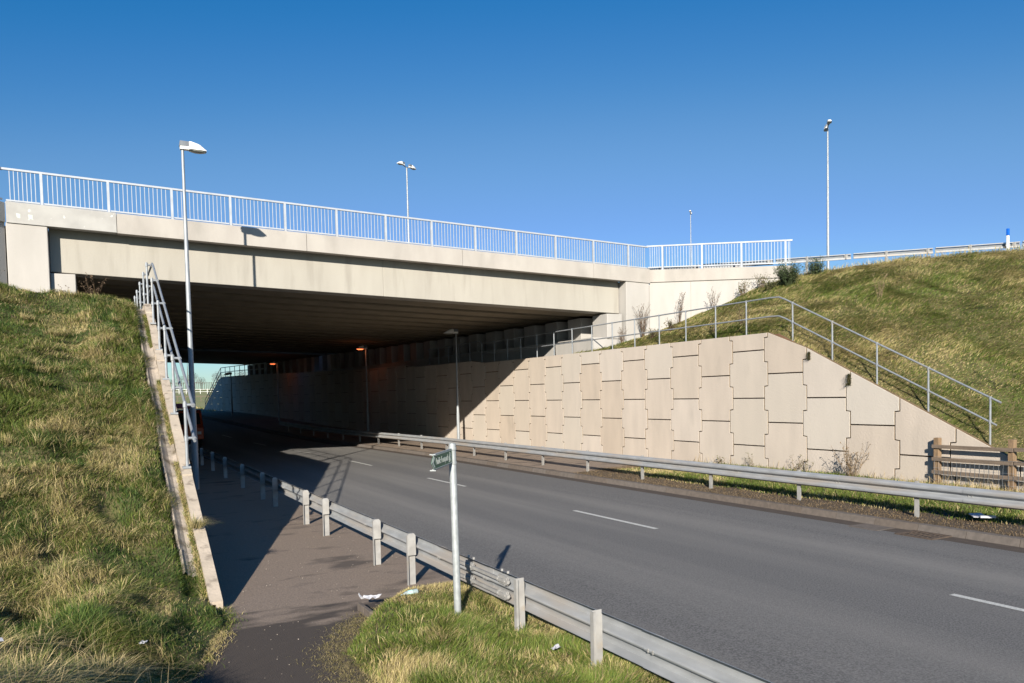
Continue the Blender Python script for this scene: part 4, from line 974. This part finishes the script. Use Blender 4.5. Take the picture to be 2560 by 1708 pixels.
# --- verge by the sign
parts = []
def okmid(P):
    e = np.interp(P[:, 1], pr_[:, 0], pr_[:, 1])+.04*np.sin(P[:, 1]*11)+rg.normal(0, .05, len(P))
    return (P[:, 0] > e) & (P[:, 1] < 9.75+.1*np.sin(P[:, 0]*6)) & (P[:, 0] < 4.45)
P = sample(mb_v, mb_f, lambda c: np.interp(c[:, 1], [4, 7, 9, 9.9], [5200, 4600, 2600, 1200]), rg); P = P[okmid(P)]
q = clump_mod(P, .6, 3); edge_ = np.clip((P[:, 0]-np.interp(P[:, 1], pr_[:, 0], pr_[:, 1]))/.5, 0, 1)
h = (.035+.12*np.clip((q-.3)*2, 0, 1)*edge_+.03*rg.random(len(P)))*np.interp(P[:, 1], [5, 8.2, 9.7], [1.2, .9, .4])
dryness = .22+.45*(1-edge_)+np.interp(P[:, 1], [5, 8.3, 9.6], [0, .05, .5])+np.clip((P[:, 0]-3.6)*.4, 0, .3); c, isd = tints(P, rg, dryness, 1.0, .25); c *= np.where(isd, 1, 1.25)[:, None]
la = clump_mod(P, .5, 9)*12+rg.normal(0, .8, len(P)); lm = .3+.5*rg.random(len(P)); lean = np.stack([np.cos(la)*lm, np.sin(la)*lm-.2], 1)
parts.append(blades(P, h, np.full(len(P), .0055), lean, c, rg, .8))
cen = []; hg = []; dr = []
for _ in range(75):
    y = rg.uniform(5, 8.4); x = rg.uniform(2.1, 4.3)
    if x < np.interp(y, pr_[:, 0], pr_[:, 1])+.25: continue
    cen.append((x, y, float(zmid(np.array([x]), np.array([y]))[0]))); hg.append(rg.uniform(.10, .23)); dr.append(np.clip(rg.normal(.2, .2), 0, 1))
tussocks(parts, cen, hg, 150, dr, .09, .0065)
grass_object('verge_grass', parts, 'fresh green grass on the verge around the sign post')
# straw litter on the path margin
n = 5200; y = rg.uniform(5.4, 9.2, n); x = np.interp(y, pr_[:, 0], pr_[:, 1])+rg.normal(.02, .15, n); Pn = np.stack([x, y, np.full(n, .126)], 1); c = lerp(STRAW, YEL, rg.random(n)[:, None])*(.5+.5*rg.random(n))[:, None]; la = rg.random(n)*6.28
grass_object('straw_litter', [blades(Pn, rg.uniform(.03, .085, n), np.full(n, .004), np.stack([np.cos(la), np.sin(la)], 1)*1.1, c, rg, 1.5)], 'dead straw and leaf litter strewn along the path margin')
# --- right bank
parts = []
P = sample(rb_v, rb_f, lambda c: np.where((c[:, 1] > -2), np.interp(np.hypot(c[:, 0], c[:, 1]), [20, 30, 45], [1000, 780, 480]), 0), rg)
P = P[(P[:, 0] > 18.5)]
crest = np.clip((P[:, 2]-5.8)/2, 0, 1); q = clump_mod(P, 1.0, 5)
h = .78*(.12+.24*np.clip((q-.3)*2, 0, 1)+.06*rg.random(len(P)))*(1+.25*crest)*np.interp(P[:, 2], [1, 3.0, 4.6], [.45, .7, 1])
c, isd = tints(P, rg, .46+.30*crest-.28*np.clip((3.6-P[:, 2])/2.5, 0, 1)-.10*np.clip((P[:, 0]-27)/6, 0, 1), 2.6, .8, 1.5); la = clump_mod(P, 1.2, 11)*9+rg.normal(0, .8, len(P)); lm = .5+.9*rg.random(len(P)); lean = np.stack([np.cos(la)*lm*.5+.55, np.sin(la)*lm*.5-1.0], 1)
parts.append(blades(P, h, np.full(len(P), .017), lean, c*1.1, rg, 1.1))
P = sample(pt_v, pt_f, lambda c: np.where(c[:, 1] > 0, 90, 0)*(np.hypot(c[:, 0], c[:, 1]) < 55), rg); c, isd = tints(P, rg, np.full(len(P), .8), 2, .6)
parts.append(blades(P, .2+.2*rg.random(len(P)), np.full(len(P), .022), rg.normal(0, .4, (len(P), 2)), c, rg, .8))
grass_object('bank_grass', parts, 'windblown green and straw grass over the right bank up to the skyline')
# --- right verge
parts = []
P = sample(vr_v, vr_f, lambda c: np.where((c[:, 1] > 0) & (c[:, 1] < 22), np.where(c[:, 0] > 14.9, 900, 520), 0), rg)
gz = np.clip((P[:, 0]-14.35)*1.8, 0, 1)*np.interp(P[:, 1], [18, 21.5], [1, .2]); h = .03+.12*gz*rg.random(len(P))+.05*gz; c, isd = tints(P, rg, .85-.75*gz, 1.0, .3); c = np.where((gz < .3)[:, None], BROWN*(.38+.6*rg.random(len(P)))[:, None], c)
parts.append(blades(P, h, np.full(len(P), .014), rg.normal(0, .5, (len(P), 2)), c, rg, .8))
n = 700; y = rg.uniform(6.5, 21, n); y[:450] = rg.uniform(7, 12, 450); x = np.where(np.arange(n) < 450, rg.uniform(17.3, 18.25, n), rg.normal(18.2, .05, n)); Pn = np.stack([x, y, np.full(n, .22)], 1); c = lerp(STRAW, BROWN, rg.random(n)[:, None]); parts.append(blades(Pn, rg.uniform(.15, .42, n), np.full(n, .012), rg.normal(0, .35, (n, 2)), c, rg, .6))
grass_object('verge_grass', parts, 'short green and brown grass on the verge below the panelled wall')
# far verge beyond the underpass
n = 9000; y = rg.uniform(96, 150, n); x = rg.uniform(-2, 12.5, n)-bendn(y)*.0; k_ = (x > (4-bendn(y))) ; 
z = graden(y)-.15; Pn = np.stack([x, y, z+.05], 1); Pn = Pn[(x > 13.4-bendn(y))]; c, isd = tints(Pn, rg, np.full(len(Pn), .3), 6, 2)
grass_object('far_verge_grass', [blades(Pn, rg.uniform(.3, .7, len(Pn)), np.full(len(Pn), .09), rg.normal(0, .4, (len(Pn), 2)), c*1.1, rg, .8)], 'grass slope beyond the far mouth of the underpass')

# ================================================================ SHRUBS AND WEEDS
def weed(name, base, H_, n, spread, m, label, cat='plant', leaves=0, mleaf=None, r0_=.008, seeds=True, group=None):
    e_ = empty(name, base, label, cat, group); b = Vector(base); st = MB(); tips = []
    for _ in range(n):
        a = random.random()*6.28; d = Vector((math.cos(a)*spread*random.random(), math.sin(a)*spread*random.random(), 1)).normalized(); L = H_*random.uniform(.55, 1); p = b+Vector((random.uniform(-.06, .06), random.uniform(-.06, .06), -.03)); pts = [p]
        for k in range(4):
            d = (d+Vector((random.uniform(-.14, .14), random.uniform(-.14, .14), .06))).normalized(); p = p+d*L/4; pts.append(p)
            if k > 0:
                for __ in range(2):
                    a2 = random.random()*6.28; dd = (d+Vector((math.cos(a2), math.sin(a2), .3))*.6).normalized(); q = p+dd*L*random.uniform(.1, .22); st.tube([p, q], [r0_*.45, r0_*.25], 4, cap=False); tips.append(q)
        st.tube(pts, [r0_*(1-.17*k) for k in range(5)], 4, cap=False); tips.append(pts[-1])
    st.build('stems', m, e_)
    lf = MB()
    for t in tips:
        for _ in range(leaves if leaves else (2 if seeds else 0)):
            s_ = random.uniform(.012, .03)*(1.6 if leaves else 1); c_ = t+Vector((random.uniform(-1, 1), random.uniform(-1, 1), random.uniform(-1, .6)))*s_*(3 if leaves else 1.2); v1 = Vector((random.uniform(-1, 1), random.uniform(-1, 1), random.uniform(-1, 1))).normalized()*s_; v2 = v1.orthogonal().normalized()*s_*.5
            lf.add([c_-v1, c_+v2, c_+v1, c_-v2], [(0, 1, 2, 3)])
    if lf.v: lf.build('leaves' if leaves else 'seed_heads', mleaf or m, e_)  # on leafless stems these tip flakes are seed heads
    return e_
def zrb_at(x, y):
    d_ = (rb_v[:, 0]-x)**2+(rb_v[:, 1]-y)**2; return float(rb_v[np.argmin(d_), 2])
weed('dead_dock', (18.0, 14.35, .2), 1.05, 26, .65, m_twig2, 'bushy dead brown weed against the panelled wall, left of the timber fence', r0_=.007, group='weeds at the wall foot')
for (x, y, H_, n_, lb) in ((18.15, 16.4, .6, 7, 'thin dead weed at the wall foot left of the bushy one'), (18.1, 18.1, .55, 6, 'sparse arching dry weed at the foot of the wall beneath the wall corner'), (18.15, 16.0, .42, 6, 'short dry weed at the wall foot just left of the bushy dead one'), (18.2, 19.6, .35, 5, 'small leafy weed at the wall foot, farthest left of the weeds')):
    weed('weed', (x, y, .2), H_, n_, .7, m_twig2, lb, leaves=0 if H_ > .4 else 2, mleaf=m_leafmid, r0_=.005, group='weeds at the wall foot')
shr = [(21.3, 27.7, 1.35, 20, .3, m_twig, 0, None, 'reddish bare shrub in front of the right pier'), (20.1, 27.6, .9, 14, .4, m_twig, 0, None, 'small grey bare shrub beside the bearing pedestal'),
       (22.75, 27.0, 1.35, 8, .25, m_twig, 0, None, 'slim bare sapling standing against the wing wall'), (20.8, 25.2, .55, 26, .9, m_twig, 2, m_leafmid, 'low grey-green scrub behind the handrail below the wing wall'),
       (23.6, 25.7, .95, 9, .35, m_twig, 0, None, 'reddish bare stems in front of the middle of the wing wall'), (24.3, 24.75, .75, 14, .6, m_twig2, 3, m_leafmid, 'olive leafy shrub halfway up against the wing wall'),
       (24.9, 24.3, .8, 12, .6, m_twig2, 3, m_leafmid, 'upper olive shrub near the end of the wing wall'), (24.2, 23.2, .5, 20, .8, m_leafmid, 4, m_leafmid, 'low bright olive scrub just below the railing end'),
       (24.7, 22.7, .95, 120, 1.1, m_leafdark, 3, m_leafdark, 'dense dark green broom bush at the end of the bridge railing'), (26.2, 22.6, .75, 60, .8, m_leafdark, 3, m_leafdark, 'lower dark broom bush on the crest right of the railing end'),
       (20.2, 25.6, .45, 26, 1.0, m_twig, 2, m_leafmid, 'ground-hugging brown scrub just behind the handrail'), (19.7, 20.1, .9, 10, .45, m_twig, 1, m_leafmid, 'thin dark stems on the bank behind the handrail bend'),
       (19.2, 21.0, .4, 9, .7, m_twig, 1, m_leafmid, 'small dark weed clump beside a handrail post'), (23.4, 17.5, 1.0, 6, .3, m_twig2, 0, None, 'pale dead stems rising from the middle of the right bank')]
for (x, y, H_, n_, sp_, m_, lv, ml, lb) in shr:
    nm = 'broom_bush' if 'broom' in lb else 'shrub'
    weed(nm, (x, y, zrb_at(x, y)-.03), H_, n_, sp_, m_, lb, 'bush', lv, ml, r0_=.009, group='shrubs on the right bank')
for (x, y, H_, lb) in ((.1, 22.8, .75, 'bare twiggy bramble on the left crest, nearer the handrail'), (-.7, 23.2, .55, 'bare twiggy bramble on the left crest beside the pedestal'), (-1.95, 22.6, 1.2, 'single tall dry stalk rising in front of the left pier')):
    weed('bramble' if H_ < 1 else 'dry_stalk', (x, y, 5.25), H_, 10 if H_ < 1 else 1, .8 if H_ < 1 else .05, m_twig, lb, 'plant', r0_=.006, group='dead stems on the left crest')
# two tufts sprouting from wall joints
for (y, z, s_, lb) in ((16.05, 3.62, .09, 'small dark tuft sprouting from the upper joint near the wall corner'), (14.68, 2.88, .12, 'larger dark tuft sprouting from the sloping part of the wall')):
    pts_ = []; n = 260; a = rg.random(n)*6.28; Pn = np.stack([np.full(n, WR-.01), y+rg.normal(0, s_*.25, n), z+rg.uniform(-s_, s_*1.6, n)], 1); c = lerp(DGREEN*.8, BROWN*.8, rg.random(n)[:, None]); ln = np.stack([-.6-.5*rg.random(n), rg.normal(0, .4, n)], 1)
    o = grass_object('wall_tuft', [blades(Pn, np.full(n, s_)*rg.uniform(.7, 1.5, n), np.full(n, .01), ln, c, rg, 2.0)], 'x'); del o['kind']; tag(o, lb, 'plant', 'tufts in the wall joints')

# ================================================================ BEYOND THE UNDERPASS
def gz(x, y): return float(-.12+1.4*sm((y-45)/55)+np.interp(y, [100, 420, 3000], [0, 8.4, 8.8])-.10)
def tree(x, y, H_, label):
    t = empty('bare_tree', (x, y, gz(x, y)), label, 'tree', 'trees on the far skyline'); b = Vector((x, y, gz(x, y)))
    tk = MB(); tk.tube([b, b+Vector((0, 0, H_*.45)), b+Vector((.3, 0, H_*.8))], [H_*.022, H_*.015, H_*.006], 6)
    for _ in range(7):
        a = random.random()*6.28; z = random.uniform(.3, .6)*H_; tk.tube([b+Vector((0, 0, z)), b+Vector((math.cos(a)*H_*.2, math.sin(a)*H_*.2, z+H_*.22))], [H_*.008, H_*.003], 4)
    tk.build('trunk', m_bark, t); cr_ = MB()
    for _ in range(900):
        v = Vector((random.gauss(0, 1), random.gauss(0, 1), random.gauss(0, 1))).normalized()*random.random()**.4
        c_ = b+Vector((v.x*H_*.36, v.y*H_*.36, H_*.62+v.z*H_*.36)); s_ = H_*random.uniform(.015, .04); d_ = (v+Vector((random.uniform(-.5, .5), random.uniform(-.5, .5), .5))).normalized(); sd_ = d_.orthogonal().normalized()*s_*.25
        cr_.add([c_-sd_, c_+sd_, c_+d_*s_*1.6], [(0, 1, 2)])
    cr_.build('crown', m_treetwig, t)
TL = [(17, 430, 7.5), (22, 440, 6), (33, 425, 5), (39, 445, 7.5), (44, 430, 8.5), (49, 440, 6.5), (56, 430, 9), (62, 445, 8), (68, 430, 10), (27, 450, 4.5), (12, 440, 8.5)]
order = ['leftmost', 'second', 'third', 'fourth', 'fifth', 'sixth', 'seventh', 'eighth', 'ninth', 'tenth', 'eleventh']
TL.sort(key=lambda t: t[0]/t[1])
for i, (x, y, H_) in enumerate(TL): tree(x, y, H_, 'bare hazy winter tree on the far skyline, %s from the left' % order[i])
def farfence(y, x0, x1, n, H_, label, m_, rails=2, gap=None):
    f_ = empty('field_fence', ((x0+x1)/2, y, gz(0, y)), label, 'fence', 'fences in the far field')
    z = gz(0, y)
    for k in range(n+1):
        if k > 99: break
        x = lerp(x0, x1, k/n); p = MB(); p.box(x-.07*H_*.6, x+.07*H_*.6, y-.05, y+.05, z-.1, z+H_); p.build('post', m_, f_)
    r_ = MB()
    for k in range(rails): zz = z+H_*(.9-.45*k); r_.box(x0, x1, y-.02, y+.02, zz-.05, zz+.05)
    r_.build('rail', m_, f_)
farfence(160, 8, 30, 16, 1.2, 'pale post fence across the near part of the far field', m_wood, 1)
farfence(255, 16, 44, 14, 1.5, 'white rail fence across the middle of the far field', m_white, 2)
farfence(400, 20, 70, 60, 3.2, 'dense dark paling fence along the top of the far field', m_bark, 1)
mst = empty('lattice_mast', (44, 425, gz(0, 425)), 'thin mast rising above the far trees', 'mast')
p = MB(); p.tube([(41, 425, gz(0, 425)), (41, 425, gz(0, 425)+13)], [.35, .12], 4); p.build('mast', m_bark, mst)
# orange-red van in the dark and red road barrier beyond
van = empty('van', (5.3, 50, 0), 'orange-red van deep in the underpass shade, half hidden behind the lamp pole', 'van')
vx = 4.75; vy = 50.0; zz = grade(50)
p = MB(); 
prf = [(0, .45), (0, 1.15), (.25, 1.3), (.9, 2.05), (1.15, 2.2), (4.4, 2.2), (4.5, 2.0), (4.5, .45)]
p.prism([(vx-.85, vy+a, zz+b) for a, b in prf], (1.7, 0, 0)); vb = p.build('body', m_vehred, van, bevel=.05)
p = MB(); p.hexa([(vx-.72, vy+.27, zz+1.34), (vx+.72, vy+.27, zz+1.34), (vx+.72, vy+.86, zz+2.0), (vx-.72, vy+.86, zz+2.0), (vx-.72, vy+.25, zz+1.36), (vx+.72, vy+.25, zz+1.36), (vx+.66, vy+.84, zz+2.02), (vx-.66, vy+.84, zz+2.02)]); p.build('windscreen', m_glass, vb)
for sx in (-.8, .62):
    for wy in (.85, 3.6):
        p = MB(); p.tube([(vx+sx, vy+wy, zz+.33), (vx+sx+.18, vy+wy, zz+.33)], .33, 16); p.build('wheel', m_black, van)
for sx in (-.68, .5):
    p = MB(); p.box(vx+sx, vx+sx+.2, vy-.02, vy+.03, zz+.75, zz+.92); p.build('headlight', m_white, vb)
rb2 = empty('road_barrier', (8.4, 104, 1.6), 'red plastic road barrier in the sun beyond the underpass', 'barrier')
p = MB(); p.box(7.3, 10.2, 104, 104.25, 1.95, 2.6); p.build('board', m_barred, rb2, bevel=.04)
p = MB(); p.box(7.4, 7.6, 103.8, 104.4, 1.3, 1.95); p.box(9.9, 10.1, 103.8, 104.4, 1.3, 1.95); p.build('feet', m_black, rb2)
